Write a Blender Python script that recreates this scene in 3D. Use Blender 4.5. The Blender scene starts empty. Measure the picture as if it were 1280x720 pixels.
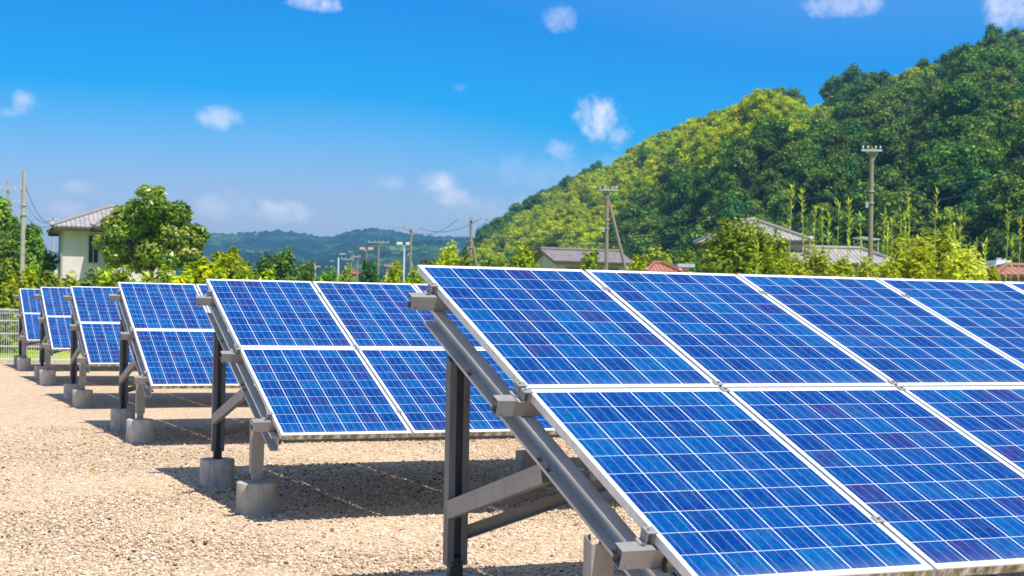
import bpy, bmesh, math, random
import numpy as np
from mathutils import Vector, Matrix
random.seed(7)
RNG = np.random.default_rng(7)
C = bpy.context.scene.collection
PI = math.pi
GZ = 0.68                      # lower panel edge above the ground

# ------------------------------------------------------------------ camera
F, YAW, PITCH, ROLL = 1808.8, 0.38828, 0.01335, 0.01705
CAM = np.array([-2.503, -4.364, 0.9408 + GZ])
cy_, sy_ = math.cos(YAW), math.sin(YAW)
_f = np.array([sy_*math.cos(PITCH), cy_*math.cos(PITCH), math.sin(PITCH)])
_r = np.array([cy_, -sy_, 0.0]); _u = np.cross(_r, _f)
c_, s_ = math.cos(ROLL), math.sin(ROLL)
RIGHT, UP, FWD = c_*_r + s_*_u, -s_*_r + c_*_u, _f

def at(px, py, d):
    """world point seen at pixel px,py of the 1280x720 photograph, d metres ahead"""
    return CAM + d*(FWD + RIGHT*((px-640)/F) + UP*((360-py)/F))
def ground_at(px, d):
    p = at(px, horizon(px), d); return float(p[0]), float(p[1])
def horizon(px): return 384.2 + (px-640)*0.0171
def zat(px, py, d): return float(at(px, py, d)[2])
def project(P):
    v = np.asarray(P, float) - CAM
    d = v @ FWD
    return 640 + F*(v @ RIGHT)/d, 360 - F*(v @ UP)/d, d

sc = bpy.context.scene
cam = bpy.data.objects.new('camera', bpy.data.cameras.new('camera')); C.objects.link(cam)
M = Matrix(((RIGHT[0], UP[0], -FWD[0], CAM[0]), (RIGHT[1], UP[1], -FWD[1], CAM[1]), (RIGHT[2], UP[2], -FWD[2], CAM[2]), (0, 0, 0, 1)))
cam.matrix_world = M
cam.data.sensor_width = 36; cam.data.lens = F/1280*36
cam.data.clip_start = 0.1; cam.data.clip_end = 30000
cam.data.dof.use_dof = True; cam.data.dof.focus_distance = 9.0; cam.data.dof.aperture_fstop = 6.3
sc.camera = cam

# ------------------------------------------------------------------ node helpers
def mat(name):
    m = bpy.data.materials.new(name); m.use_nodes = True
    nt = m.node_tree; nt.nodes.clear()
    return m, nt
def N(nt, t, **kw):
    n = nt.nodes.new(t)
    for k, v in kw.items():
        if k.startswith('i_'): n.inputs[k[2:].replace('_', ' ')].default_value = v
        else: setattr(n, k, v)
    return n
def setin(n, key, v, nt):
    if hasattr(v, 'is_output') or isinstance(v, bpy.types.NodeSocket): nt.links.new(v, n.inputs[key])
    elif v is not None: n.inputs[key].default_value = v
def math_(nt, op, a, b=None, c=None, clamp=False):
    n = nt.nodes.new('ShaderNodeMath'); n.operation = op; n.use_clamp = clamp
    setin(n, 0, a, nt)
    if b is not None: setin(n, 1, b, nt)
    if c is not None: setin(n, 2, c, nt)
    return n.outputs[0]
def mixc(nt, fac, a, b, mode='MIX'):
    n = nt.nodes.new('ShaderNodeMix'); n.data_type = 'RGBA'; n.blend_type = mode
    setin(n, 0, fac, nt)
    setin(n, 6, a if not isinstance(a, tuple) else (*a[:3], 1), nt)
    setin(n, 7, b if not isinstance(b, tuple) else (*b[:3], 1), nt)
    return n.outputs[2]
def ramp(nt, fac, stops):
    n = nt.nodes.new('ShaderNodeValToRGB'); nt.links.new(fac, n.inputs[0])
    e = n.color_ramp.elements
    while len(e) > 1: e.remove(e[-1])
    e[0].position = stops[0][0]; e[0].color = (*stops[0][1], 1)
    for p, c in stops[1:]:
        x = e.new(p); x.color = (*c, 1)
    return n.outputs[0]
def maprange(nt, v, a, b, c=0.0, d=1.0, smooth=False):
    n = nt.nodes.new('ShaderNodeMapRange'); n.clamp = True
    if smooth: n.interpolation_type = 'SMOOTHSTEP'
    setin(n, 0, v, nt)
    for i, x in enumerate((a, b, c, d)): n.inputs[i+1].default_value = x
    return n.outputs[0]
def noise(nt, vec, scale, detail=4, rough=0.55):
    n = N(nt, 'ShaderNodeTexNoise'); n.inputs['Scale'].default_value = scale
    n.inputs['Detail'].default_value = detail; n.inputs['Roughness'].default_value = rough
    if vec is not None: nt.links.new(vec, n.inputs['Vector'])
    return n.outputs['Fac']
def finish(nt, color, rough=0.6, metallic=0.0, bump=None, bstr=0.3, bdist=0.01, spec=0.5, coat=0.0, coatr=0.03):
    b = nt.nodes.new('ShaderNodeBsdfPrincipled'); o = nt.nodes.new('ShaderNodeOutputMaterial')
    setin(b, 'Base Color', (*color[:3], 1) if isinstance(color, tuple) else color, nt)
    setin(b, 'Roughness', rough, nt); setin(b, 'Metallic', metallic, nt)
    b.inputs['Specular IOR Level'].default_value = spec
    b.inputs['Coat Weight'].default_value = coat; b.inputs['Coat Roughness'].default_value = coatr
    if bump is not None:
        n = nt.nodes.new('ShaderNodeBump'); n.inputs['Strength'].default_value = bstr; n.inputs['Distance'].default_value = bdist
        nt.links.new(bump, n.inputs['Height']); nt.links.new(n.outputs[0], b.inputs['Normal'])
    nt.links.new(b.outputs[0], o.inputs[0])
    return b
def tco(nt, which='Object'):
    return N(nt, 'ShaderNodeTexCoord').outputs[which]

# ------------------------------------------------------------------ materials
def m_simple(name, col, rough=0.6, var=0.25, scale=3.0, metallic=0.0, spec=0.5, bstr=0.15, bdist=0.01):
    m, nt = mat(name); v = tco(nt)
    n1 = noise(nt, v, scale, 6, 0.6)
    k = maprange(nt, n1, 0.3, 0.7, 1-var, 1+var*0.4)
    c = mixc(nt, 1.0, (*col, 1), (1, 1, 1), 'MULTIPLY')
    hs = N(nt, 'ShaderNodeHueSaturation'); nt.links.new(c, hs.inputs['Color']); nt.links.new(k, hs.inputs['Value'])
    finish(nt, hs.outputs[0], rough, metallic, noise(nt, v, scale*14, 3), bstr, bdist, spec)
    return m

def m_steel():
    m, nt = mat('galvanised_steel'); v = tco(nt)
    vor = N(nt, 'ShaderNodeTexVoronoi'); vor.inputs['Scale'].default_value = 38; nt.links.new(v, vor.inputs['Vector'])
    sp = N(nt, 'ShaderNodeSeparateColor'); nt.links.new(vor.outputs['Color'], sp.inputs[0])
    n1 = noise(nt, v, 2.2, 5); n2 = noise(nt, v, 16, 4)
    a = maprange(nt, n1, 0.3, 0.7, 0.0, 1.0)
    c = mixc(nt, a, (0.25, 0.24, 0.225), (0.36, 0.34, 0.315))
    c = mixc(nt, math_(nt, 'MULTIPLY', sp.outputs[0], 0.35), c, (0.21, 0.21, 0.21))
    st = maprange(nt, n2, 0.62, 0.75, 0.0, 0.45)
    c = mixc(nt, st, c, (0.22, 0.18, 0.14))
    r = maprange(nt, n2, 0.3, 0.7, 0.38, 0.6)
    finish(nt, c, r, 0.12, n2, 0.08, 0.002)
    return m
def m_alu():
    m, nt = mat('white_aluminium_frame'); v = tco(nt)
    n2 = noise(nt, v, 22, 5)
    c = mixc(nt, maprange(nt, n2, 0.4, 0.7), (0.80, 0.80, 0.79), (0.66, 0.65, 0.63))
    # algae and dust along the lower end face of each frame
    sep = N(nt, 'ShaderNodeSeparateXYZ'); nt.links.new(v, sep.inputs[0])
    low = math_(nt, 'LESS_THAN', sep.outputs[1], 0.0006)
    und = math_(nt, 'LESS_THAN', sep.outputs[2], -0.006)
    mp = N(nt, 'ShaderNodeMapping'); nt.links.new(v, mp.inputs[0]); mp.inputs['Scale'].default_value = (7, 7, 3.5)
    n3 = noise(nt, mp.outputs[0], 2.2, 5, 0.7)
    g = maprange(nt, n3, 0.36, 0.56)
    k = math_(nt, 'MULTIPLY', math_(nt, 'MULTIPLY', low, und), g)
    c = mixc(nt, k, c, mixc(nt, maprange(nt, noise(nt, v, 30, 3), 0.4, 0.6), (0.27, 0.25, 0.07), (0.16, 0.12, 0.06)))
    finish(nt, c, 0.42, 0.15, None, spec=0.5)
    return m
MW, ML = 0.987, 1.655            # module size
def m_cells():
    m, nt = mat('blue_polycrystalline_cells'); v = tco(nt)
    sep = N(nt, 'ShaderNodeSeparateXYZ'); nt.links.new(v, sep.inputs[0])
    x, y = sep.outputs[0], sep.outputs[1]
    PX, PY = 0.1575, 0.1585
    u = math_(nt, 'ADD', math_(nt, 'DIVIDE', math_(nt, 'SUBTRACT', x, MW/2), PX), 3.0)
    w = math_(nt, 'ADD', math_(nt, 'DIVIDE', math_(nt, 'SUBTRACT', y, ML/2), PY), 5.0)
    fu, fw = math_(nt, 'FRACT', u), math_(nt, 'FRACT', w)
    iu, iw = math_(nt, 'FLOOR', u), math_(nt, 'FLOOR', w)
    du = math_(nt, 'SUBTRACT', 0.5, math_(nt, 'ABSOLUTE', math_(nt, 'SUBTRACT', fu, 0.5)))
    dw = math_(nt, 'SUBTRACT', 0.5, math_(nt, 'ABSOLUTE', math_(nt, 'SUBTRACT', fw, 0.5)))
    gu = math_(nt, 'LESS_THAN', du, 0.0020/PX); gw = math_(nt, 'LESS_THAN', dw, 0.0013/PY)
    out = math_(nt, 'MAXIMUM', math_(nt, 'MAXIMUM', math_(nt, 'LESS_THAN', u, 0.0), math_(nt, 'GREATER_THAN', u, 6.0)),
                math_(nt, 'MAXIMUM', math_(nt, 'LESS_THAN', w, 0.0), math_(nt, 'GREATER_THAN', w, 10.0)))
    white = math_(nt, 'MAXIMUM', math_(nt, 'MAXIMUM', gu, gw), out)
    # three busbars per cell, running up the slope
    b3 = math_(nt, 'FRACT', math_(nt, 'MULTIPLY', fu, 3.0))
    bus = math_(nt, 'LESS_THAN', math_(nt, 'ABSOLUTE', math_(nt, 'SUBTRACT', b3, 0.5)), 0.00105*3/PX)
    oi = N(nt, 'ShaderNodeObjectInfo')
    comb = N(nt, 'ShaderNodeCombineXYZ'); nt.links.new(iu, comb.inputs[0]); nt.links.new(iw, comb.inputs[1])
    nt.links.new(math_(nt, 'MULTIPLY', oi.outputs['Random'], 517.0), comb.inputs[2])
    wn = N(nt, 'ShaderNodeTexWhiteNoise'); wn.noise_dimensions = '3D'; nt.links.new(comb.outputs[0], wn.inputs['Vector'])
    rs = N(nt, 'ShaderNodeSeparateColor'); nt.links.new(wn.outputs['Color'], rs.inputs[0])
    base = ramp(nt, wn.outputs['Value'], [(0.0, (0.0, 0.036, 0.185)), (0.25, (0.0, 0.046, 0.215)), (0.55, (0.0, 0.060, 0.24)), (0.82, (0.0, 0.080, 0.265)), (1.0, (0.0, 0.036, 0.19))])
    # some cells shade towards violet
    moddrift = math_(nt, 'ADD', math_(nt, 'MULTIPLY', oi.outputs['Random'], 0.20), 0.77)
    vio = maprange(nt, math_(nt, 'SUBTRACT', rs.outputs[0], moddrift), 0.0, 0.12)
    cn = noise(nt, v, 9.0, 3)
    vio = math_(nt, 'MULTIPLY', vio, maprange(nt, cn, 0.35, 0.62))
    base = mixc(nt, math_(nt, 'MULTIPLY', vio, 0.75), base, (0.030, 0.026, 0.15))
    # crystal grain
    mp = N(nt, 'ShaderNodeMapping'); nt.links.new(v, mp.inputs[0]); mp.inputs['Scale'].default_value = (1, 0.55, 1)
    vor = N(nt, 'ShaderNodeTexVoronoi'); vor.inputs['Scale'].default_value = 75; nt.links.new(mp.outputs[0], vor.inputs['Vector'])
    vs = N(nt, 'ShaderNodeSeparateColor'); nt.links.new(vor.outputs['Color'], vs.inputs[0])
    hs = N(nt, 'ShaderNodeHueSaturation'); nt.links.new(base, hs.inputs['Color'])
    nt.links.new(maprange(nt, vs.outputs[0], 0.0, 1.0, 0.86, 1.12), hs.inputs['Value'])
    nt.links.new(maprange(nt, vs.outputs[1], 0.0, 1.0, 0.485, 0.515), hs.inputs['Hue'])
    c = mixc(nt, math_(nt, 'MULTIPLY', bus, 0.36), hs.outputs[0], (0.55, 0.62, 0.72))
    c = mixc(nt, white, c, (0.78, 0.80, 0.82))
    # settled dust, thicker at the lower edge
    dn = noise(nt, v, 5.0, 5, 0.7)
    edge = maprange(nt, y, 0.0, 0.13, 1.0, 0.0)
    dust = math_(nt, 'ADD', math_(nt, 'MULTIPLY', math_(nt, 'MULTIPLY', edge, edge), 0.22), math_(nt, 'MULTIPLY', maprange(nt, dn, 0.5, 0.78), 0.035))
    c = mixc(nt, dust, c, (0.42, 0.37, 0.32))
    r = math_(nt, 'ADD', 0.35, math_(nt, 'MULTIPLY', dust, 1.0))
    finish(nt, c, r, 0.0, None, spec=0.08, coat=0.16, coatr=0.04)
    return m
def m_concrete():
    m, nt = mat('weathered_concrete'); v = tco(nt)
    n1 = noise(nt, v, 6, 6, 0.65)
    c = ramp(nt, n1, [(0.30, (0.42, 0.37, 0.31)), (0.5, (0.60, 0.54, 0.46)), (0.70, (0.74, 0.68, 0.60))])
    mp = N(nt, 'ShaderNodeMapping'); nt.links.new(v, mp.inputs[0]); mp.inputs['Scale'].default_value = (9, 9, 1.6)
    c = mixc(nt, maprange(nt, noise(nt, mp.outputs[0], 2, 4), 0.52, 0.72, 0, 0.6), c, (0.22, 0.19, 0.14))
    oi = N(nt, 'ShaderNodeObjectInfo')
    c = mixc(nt, maprange(nt, oi.outputs['Random'], 0.6, 1.0, 0.0, 0.40), c, (0.24, 0.23, 0.13))
    finish(nt, c, 0.85, 0, noise(nt, v, 60, 4), 0.35, 0.004, 0.2)
    return m
def m_gravel():
    m, nt = mat('beige_gravel'); v = tco(nt)
    vor = N(nt, 'ShaderNodeTexVoronoi'); vor.inputs['Scale'].default_value = 30; nt.links.new(v, vor.inputs['Vector'])
    vo2 = N(nt, 'ShaderNodeTexVoronoi'); vo2.inputs['Scale'].default_value = 70; nt.links.new(v, vo2.inputs['Vector'])
    s1 = N(nt, 'ShaderNodeSeparateColor'); nt.links.new(vor.outputs['Color'], s1.inputs[0])
    s2 = N(nt, 'ShaderNodeSeparateColor'); nt.links.new(vo2.outputs['Color'], s2.inputs[0])
    st = [(0.0, (0.15, 0.10, 0.06)), (0.16, (0.42, 0.30, 0.19)), (0.45, (0.64, 0.475, 0.315)), (0.8, (0.76, 0.60, 0.43)), (1.0, (0.90, 0.80, 0.66))]
    c1 = ramp(nt, s1.outputs[0], st); c2 = ramp(nt, s2.outputs[0], st)
    c = mixc(nt, 0.5, c1, c2)
    big = noise(nt, v, 0.9, 6, 0.6); mid = noise(nt, v, 6, 5, 0.65)
    c = mixc(nt, maprange(nt, big, 0.42, 0.68, 0, 0.25), c, (0.56, 0.43, 0.27))
    c = mixc(nt, maprange(nt, noise(nt, v, 0.35, 5, 0.7), 0.5, 0.7, 0, 0.3), c, (0.44, 0.36, 0.25))
    c = mixc(nt, 1.0, c, (0.97, 0.93, 0.88), 'MULTIPLY')
    c = mixc(nt, maprange(nt, mid, 0.55, 0.75, 0, 0.35), c, (0.34, 0.26, 0.18))
    h = math_(nt, 'ADD', math_(nt, 'MULTIPLY', vor.outputs['Distance'], -1.0), math_(nt, 'MULTIPLY', vo2.outputs['Distance'], -0.5))
    h = math_(nt, 'ADD', h, math_(nt, 'MULTIPLY', mid, 1.5))
    finish(nt, c, 0.9, 0, h, 0.8, 0.02, 0.15)
    return m
def m_stone():
    m, nt = mat('loose_stones')
    a = N(nt, 'ShaderNodeAttribute'); a.attribute_name = 'tone'
    c = ramp(nt, a.outputs['Fac'], [(0.0, (0.10, 0.07, 0.05)), (0.13, (0.33, 0.23, 0.15)), (0.48, (0.60, 0.455, 0.305)), (0.85, (0.74, 0.595, 0.435)), (1.0, (0.88, 0.81, 0.70))])
    finish(nt, c, 0.85, 0, None, spec=0.2)
    return m
def m_leaf(name, stops, transl=0.35, rough=0.5, hue=0.012, spec=0.35):
    m, nt = mat(name)
    a = N(nt, 'ShaderNodeAttribute'); a.attribute_name = 'tone'
    c = ramp(nt, a.outputs['Fac'], stops)
    oi = N(nt, 'ShaderNodeObjectInfo')
    hs = N(nt, 'ShaderNodeHueSaturation'); nt.links.new(c, hs.inputs['Color'])
    nt.links.new(maprange(nt, oi.outputs['Random'], 0, 1, 0.5-hue, 0.5+hue), hs.inputs['Hue'])
    wn = N(nt, 'ShaderNodeTexWhiteNoise'); wn.noise_dimensions = '1D'; nt.links.new(math_(nt, 'MULTIPLY', oi.outputs['Random'], 91.7), wn.inputs['W'])
    nt.links.new(maprange(nt, wn.outputs['Value'], 0, 1, 0.75, 1.25), hs.inputs['Value'])
    b = nt.nodes.new('ShaderNodeBsdfPrincipled'); nt.links.new(hs.outputs[0], b.inputs['Base Color'])
    b.inputs['Roughness'].default_value = rough; b.inputs['Specular IOR Level'].default_value = spec
    t = nt.nodes.new('ShaderNodeBsdfTranslucent'); nt.links.new(hs.outputs[0], t.inputs[0])
    mx = nt.nodes.new('ShaderNodeMixShader'); mx.inputs[0].default_value = transl
    nt.links.new(b.outputs[0], mx.inputs[1]); nt.links.new(t.outputs[0], mx.inputs[2])
    o = nt.nodes.new('ShaderNodeOutputMaterial'); nt.links.new(mx.outputs[0], o.inputs[0])
    return m
def m_roof(name, ca, cb, period=0.27):
    m, nt = mat(name); v = tco(nt, 'UV')
    sep = N(nt, 'ShaderNodeSeparateXYZ'); nt.links.new(v, sep.inputs[0])
    fu = math_(nt, 'FRACT', math_(nt, 'DIVIDE', sep.outputs[0], period)); fv = math_(nt, 'FRACT', math_(nt, 'DIVIDE', sep.outputs[1], period))
    wv = math_(nt, 'SINE', math_(nt, 'MULTIPLY', fu, 2*PI))
    h = math_(nt, 'ADD', wv, math_(nt, 'MULTIPLY', fv, -1.2))
    comb = N(nt, 'ShaderNodeCombineXYZ')
    nt.links.new(math_(nt, 'FLOOR', math_(nt, 'DIVIDE', sep.outputs[0], period)), comb.inputs[0])
    nt.links.new(math_(nt, 'FLOOR', math_(nt, 'DIVIDE', sep.outputs[1], period)), comb.inputs[1])
    wn = N(nt, 'ShaderNodeTexWhiteNoise'); nt.links.new(comb.outputs[0], wn.inputs['Vector'])
    c = mixc(nt, wn.outputs['Value'], ca, cb)
    seam = math_(nt, 'LESS_THAN', fu, 0.14)
    c = mixc(nt, math_(nt, 'MULTIPLY', seam, 0.6), c, tuple(x*0.45 for x in ca))
    c = mixc(nt, maprange(nt, noise(nt, v, 0.6, 4), 0.45, 0.7, 0, 0.5), c, tuple(x*0.6 for x in ca))
    finish(nt, c, 0.55, 0, h, 0.9, 0.04, 0.5)
    return m

STEEL = m_steel(); ALU = m_alu(); CELLS = m_cells(); CONC = m_concrete(); GRAVEL = m_gravel(); STONE = m_stone()
STEEL_BOUNCE = m_simple('bounce_lit_rail_steel', (0.60, 0.57, 0.52), 0.5, 0.2, 3.0, metallic=0.05)  # rafter steel lightened: bounce light from the gravel put into its colour
STEEL_SHADED = m_simple('shaded_post_steel', (0.150, 0.158, 0.170), 0.5, 0.25, 3.0, metallic=0.15)  # rear post steel darkened and cooled: shade under the panels put into its colour
BACK = m_simple('white_backsheet', (0.7, 0.7, 0.7), 0.6, 0.1)
DARKST = m_simple('dark_anchor_steel', (0.06, 0.06, 0.065), 0.45, 0.3, metallic=0.6)
BLACK = m_simple('black_cable', (0.02, 0.02, 0.02), 0.5)
BOLT = m_simple('bolt_steel', (0.30, 0.29, 0.27), 0.35, 0.2, metallic=0.6)
L_LIME = m_leaf('lime_leaves', [(0, (0.10, 0.17, 0.01)), (0.35, (0.30, 0.40, 0.012)), (0.75, (0.52, 0.60, 0.02)), (1, (0.70, 0.70, 0.05))], 0.4, spec=.15)
L_YEL = m_leaf('yellow_green_leaves', [(0, (0.10, 0.17, 0.004)), (0.35, (0.34, 0.44, 0.004)), (0.75, (0.64, 0.68, 0.004)), (1, (0.85, 0.78, 0.01))], 0.35, spec=.12)
L_MID = m_leaf('mid_green_leaves', [(0, (0.04, 0.10, 0.01)), (0.4, (0.12, 0.24, 0.018)), (0.8, (0.22, 0.36, 0.03)), (1, (0.34, 0.46, 0.05))], 0.35, spec=.15)
L_OLIVE = m_leaf('olive_leaves', [(0, (0.06, 0.10, 0.01)), (0.4, (0.20, 0.28, 0.015)), (0.8, (0.38, 0.45, 0.025)), (1, (0.55, 0.54, 0.05))], 0.35, spec=.15)
L_DARK = m_leaf('dark_green_leaves', [(0, (0.012, 0.045, 0.006)), (0.4, (0.058, 0.135, 0.014)), (0.8, (0.155, 0.265, 0.022)), (1, (0.30, 0.41, 0.04))], 0.22, hue=0.025, spec=.1, rough=.7)
L_BLUE = m_leaf('blue_green_leaves', [(0, (0.012, 0.05, 0.012)), (0.4, (0.05, 0.145, 0.03)), (0.8, (0.115, 0.25, 0.04)), (1, (0.22, 0.36, 0.07))], 0.22, hue=0.02, spec=.1, rough=.7)
L_GLOSS = m_leaf('glossy_magnolia_leaves', [(0, (0.03, 0.06, 0.008)), (0.35, (0.12, 0.22, 0.012)), (0.7, (0.29, 0.40, 0.02)), (0.88, (0.46, 0.50, 0.03)), (1, (0.58, 0.50, 0.16))], 0.3, 0.35, spec=0.4)
L_BAM = m_leaf('bamboo_leaves', [(0, (0.17, 0.23, 0.01)), (0.4, (0.40, 0.50, 0.015)), (0.8, (0.60, 0.66, 0.04)), (1, (0.74, 0.76, 0.16))], 0.4, spec=.15)
BARK = m_simple('bark', (0.10, 0.075, 0.05), 0.9, 0.4, 6)
CULM = m_simple('bamboo_culm', (0.52, 0.52, 0.16), 0.5, 0.3, 4)
POLEC = m_simple('concrete_pole', (0.46, 0.40, 0.33), 0.8, 0.15, 1.5)
POLEB = m_simple('brown_pole', (0.34, 0.25, 0.18), 0.8, 0.2, 1.5)
ARMM = m_simple('cross_arm_steel', (0.5, 0.48, 0.44), 0.5, 0.2)
WIRE = m_simple('wire_sheath', (0.03, 0.055, 0.14), 0.6)
WHITEP = m_simple('white_paint', (0.72, 0.72, 0.70), 0.5, 0.12)
CREAM = m_simple('cream_plaster', (0.78, 0.66, 0.62), 0.9, 0.15, 0.8)
TIMBER = m_simple('dark_timber', (0.07, 0.045, 0.03), 0.8, 0.3)
GLASSM = m_simple('window_glass', (0.03, 0.05, 0.07), 0.08, 0.1, spec=0.8)
TILE = m_roof('grey_roof_tiles', (0.36, 0.33, 0.31), (0.52, 0.48, 0.45))
TILEB = m_roof('brown_grey_tiles', (0.23, 0.195, 0.185), (0.33, 0.285, 0.27))
TILER = m_roof('red_roof_tiles', (0.42, 0.14, 0.09), (0.52, 0.22, 0.15))
PALEM = m_simple('pale_metal_roof', (0.55, 0.6, 0.63), 0.4, 0.2)
PINK = m_simple('pink_lamp_shade', (0.7, 0.42, 0.42), 0.5, 0.1)

# ------------------------------------------------------------------ object helpers
def mesh_obj(name, bm, m, parent=None, smooth=False):
    me = bpy.data.meshes.new(name)
    bmesh.ops.recalc_face_normals(bm, faces=bm.faces)
    bm.to_mesh(me); bm.free()
    for x in (m if isinstance(m, (list, tuple)) else [m]): me.materials.append(x)
    if smooth:
        for p in me.polygons: p.use_smooth = True
    o = bpy.data.objects.new(name, me); C.objects.link(o)
    if parent is not None: o.parent = parent
    return o
def np_mesh(name, V, Fq, m, tone=None, parent=None, smooth=False, tri=False):
    me = bpy.data.meshes.new(name); k = 3 if tri else 4
    me.vertices.add(len(V)); me.vertices.foreach_set('co', np.ascontiguousarray(V, np.float32).ravel())
    n = len(Fq); me.loops.add(n*k); me.loops.foreach_set('vertex_index', np.ascontiguousarray(Fq, np.int32).ravel())
    me.polygons.add(n); me.polygons.foreach_set('loop_start', np.arange(0, n*k, k, dtype=np.int32))
    if smooth: me.polygons.foreach_set('use_smooth', np.ones(n, bool))
    me.update(calc_edges=True)
    if tone is not None:
        a = me.attributes.new('tone', 'FLOAT', 'POINT'); a.data.foreach_set('value', np.ascontiguousarray(tone, np.float32))
    me.materials.append(m)
    o = bpy.data.objects.new(name, me); C.objects.link(o)
    if parent is not None: o.parent = parent
    return o
def tag(o, label=None, cat=None, group=None, kind=None):
    if label: o['label'] = label
    if cat: o['category'] = cat
    if group: o['group'] = group
    if kind: o['kind'] = kind
    return o
def empty(name, loc=(0, 0, 0), rz=0.0):
    o = bpy.data.objects.new(name, None); C.objects.link(o); o.location = loc; o.rotation_euler = (0, 0, rz)
    o.empty_display_size = 0.2
    return o
KIDS = {}
def copy_tree(o, parent=None):
    c = o.copy(); C.objects.link(c); c.parent = parent
    for ch in list(o.children): copy_tree(ch, c)
    return c
def box(bm, x0, x1, y0, y1, z0, z1, M=None):
    vs = [bm.verts.new((x, y, z)) for x in (x0, x1) for y in (y0, y1) for z in (z0, z1)]
    for f in ((0, 1, 3, 2), (4, 6, 7, 5), (0, 4, 5, 1), (2, 3, 7, 6), (0, 2, 6, 4), (1, 5, 7, 3)):
        bm.faces.new([vs[i] for i in f])
    if M is not None: bmesh.ops.transform(bm, matrix=M, verts=vs)
    return vs
def cyl(bm, p0, p1, r0, r1=None, seg=12, caps=True):
    r1 = r0 if r1 is None else r1
    p0, p1 = Vector(p0), Vector(p1); d = (p1-p0)
    q = d.to_track_quat('Z', 'Y').to_matrix()
    a, b = [], []
    for i in range(seg):
        t = 2*PI*i/seg; v = Vector((math.cos(t), math.sin(t), 0))
        a.append(bm.verts.new(p0 + q @ (v*r0))); b.append(bm.verts.new(p1 + q @ (v*r1)))
    for i in range(seg):
        j = (i+1) % seg; bm.faces.new((a[i], a[j], b[j], b[i]))
    if caps: bm.faces.new(a[::-1]); bm.faces.new(b)
def tube(bm, pts, r, seg=6):
    rings = []
    pts = [Vector(p) for p in pts]
    for i, p in enumerate(pts):
        d = (pts[min(i+1, len(pts)-1)] - pts[max(i-1, 0)]).normalized()
        q = d.to_track_quat('Z', 'Y').to_matrix()
        rr = r if not isinstance(r, (list, tuple)) else r[i]
        rings.append([bm.verts.new(p + q @ Vector((math.cos(2*PI*k/seg)*rr, math.sin(2*PI*k/seg)*rr, 0))) for k in range(seg)])
    for a, b in zip(rings, rings[1:]):
        for k in range(seg):
            j = (k+1) % seg; bm.faces.new((a[k], a[j], b[j], b[k]))
    bm.faces.new(rings[0][::-1]); bm.faces.new(rings[-1])
def extrude_profile(bm, prof, p0, p1, upv, t=0.0035):
    """thin open section swept from p0 to p1. prof: (a,b) points, a along side axis, b along up axis"""
    p0, p1 = Vector(p0), Vector(p1); d = (p1-p0).normalized()
    upv = Vector(upv); upv = (upv - d*upv.dot(d)).normalized(); side = d.cross(upv)
    n = len(prof); P = [Vector((a, b)) for a, b in prof]
    off = []
    for i in range(n):
        t0 = (P[i]-P[i-1]).normalized() if i > 0 else None
        t1 = (P[i+1]-P[i]).normalized() if i < n-1 else None
        if t0 is None: nn = Vector((-t1.y, t1.x))
        elif t1 is None: nn = Vector((-t0.y, t0.x))
        else:
            n0, n1 = Vector((-t0.y, t0.x)), Vector((-t1.y, t1.x)); nn = (n0+n1); nn = nn/ max(nn.length_squared/2, 1e-6)
        off.append(P[i] + nn*t)
    loop = P + off[::-1]
    A = [bm.verts.new(p0 + side*q.x + upv*q.y) for q in loop]
    B = [bm.verts.new(p1 + side*q.x + upv*q.y) for q in loop]
    k = len(loop)
    for i in range(k):
        j = (i+1) % k; bm.faces.new((A[i], A[j], B[j], B[i]))
    for i in range(n-1):
        j0, j1 = i, i+1
        bm.faces.new((A[j0], A[2*n-1-j0], A[2*n-1-j1], A[j1])); bm.faces.new((B[j0], B[j1], B[2*n-1-j1], B[2*n-1-j0]))

# ------------------------------------------------------------------ solar arrays
TILT = 0.3572
ct, st_ = math.cos(TILT), math.sin(TILT)
def sl(x, u, n):                       # point on the slope: u up the slope, n normal offset
    return Vector((x, u*ct - n*st_, u*st_ + n*ct + GZ))
NRM = Vector((0, -st_, ct)); SLP = Vector((0, ct, st_))
PITCHX, PITCHU, NMOD = 1.0015, 1.670, 9
PUR_U = (0.35, 1.665, 2.975)
FRAMES_X = (0.012, 3.012, 6.012, 9.0)

def panel_meshes():
    w, l, h, lip = MW, ML, 0.040, 0.011
    bm = bmesh.new()                   # frame: four hollow-looking bars with mitred look
    box(bm, 0, lip, 0, l, -h, 0); box(bm, w-lip, w, 0, l, -h, 0)
    box(bm, lip, w-lip, 0, lip+0.002, -h, 0); box(bm, lip, w-lip, l-lip-0.002, l, -h, 0)
    box(bm, lip, lip+0.02, 0.014, l-0.014, -h, -h+0.002); box(bm, w-lip-0.02, w-lip, 0.014, l-0.014, -h, -h+0.002)
    fr = mesh_obj('panel_frame', bm, ALU)
    bv = fr.modifiers.new('bevel', 'BEVEL'); bv.width = 0.0012; bv.segments = 1
    bm = bmesh.new()
    box(bm, lip, w-lip, lip+0.002, l-lip-0.002, -0.008, -0.0015)
    gl = mesh_obj('solar_panel', bm, [CELLS, BACK])
    for p in gl.data.polygons:
        if p.normal.z < 0.5: p.material_index = 1
    return gl, fr
def c_section(bm, p0, p1, upv, web, fl, lip=0.012, t=0.0035, flip=False):
    s = -1 if flip else 1
    extrude_profile(bm, [(s*fl, -web/2+lip), (s*fl, -web/2), (0, -web/2), (0, web/2), (s*fl, web/2), (s*fl, web/2-lip)], p0, p1, upv, t)

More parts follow.
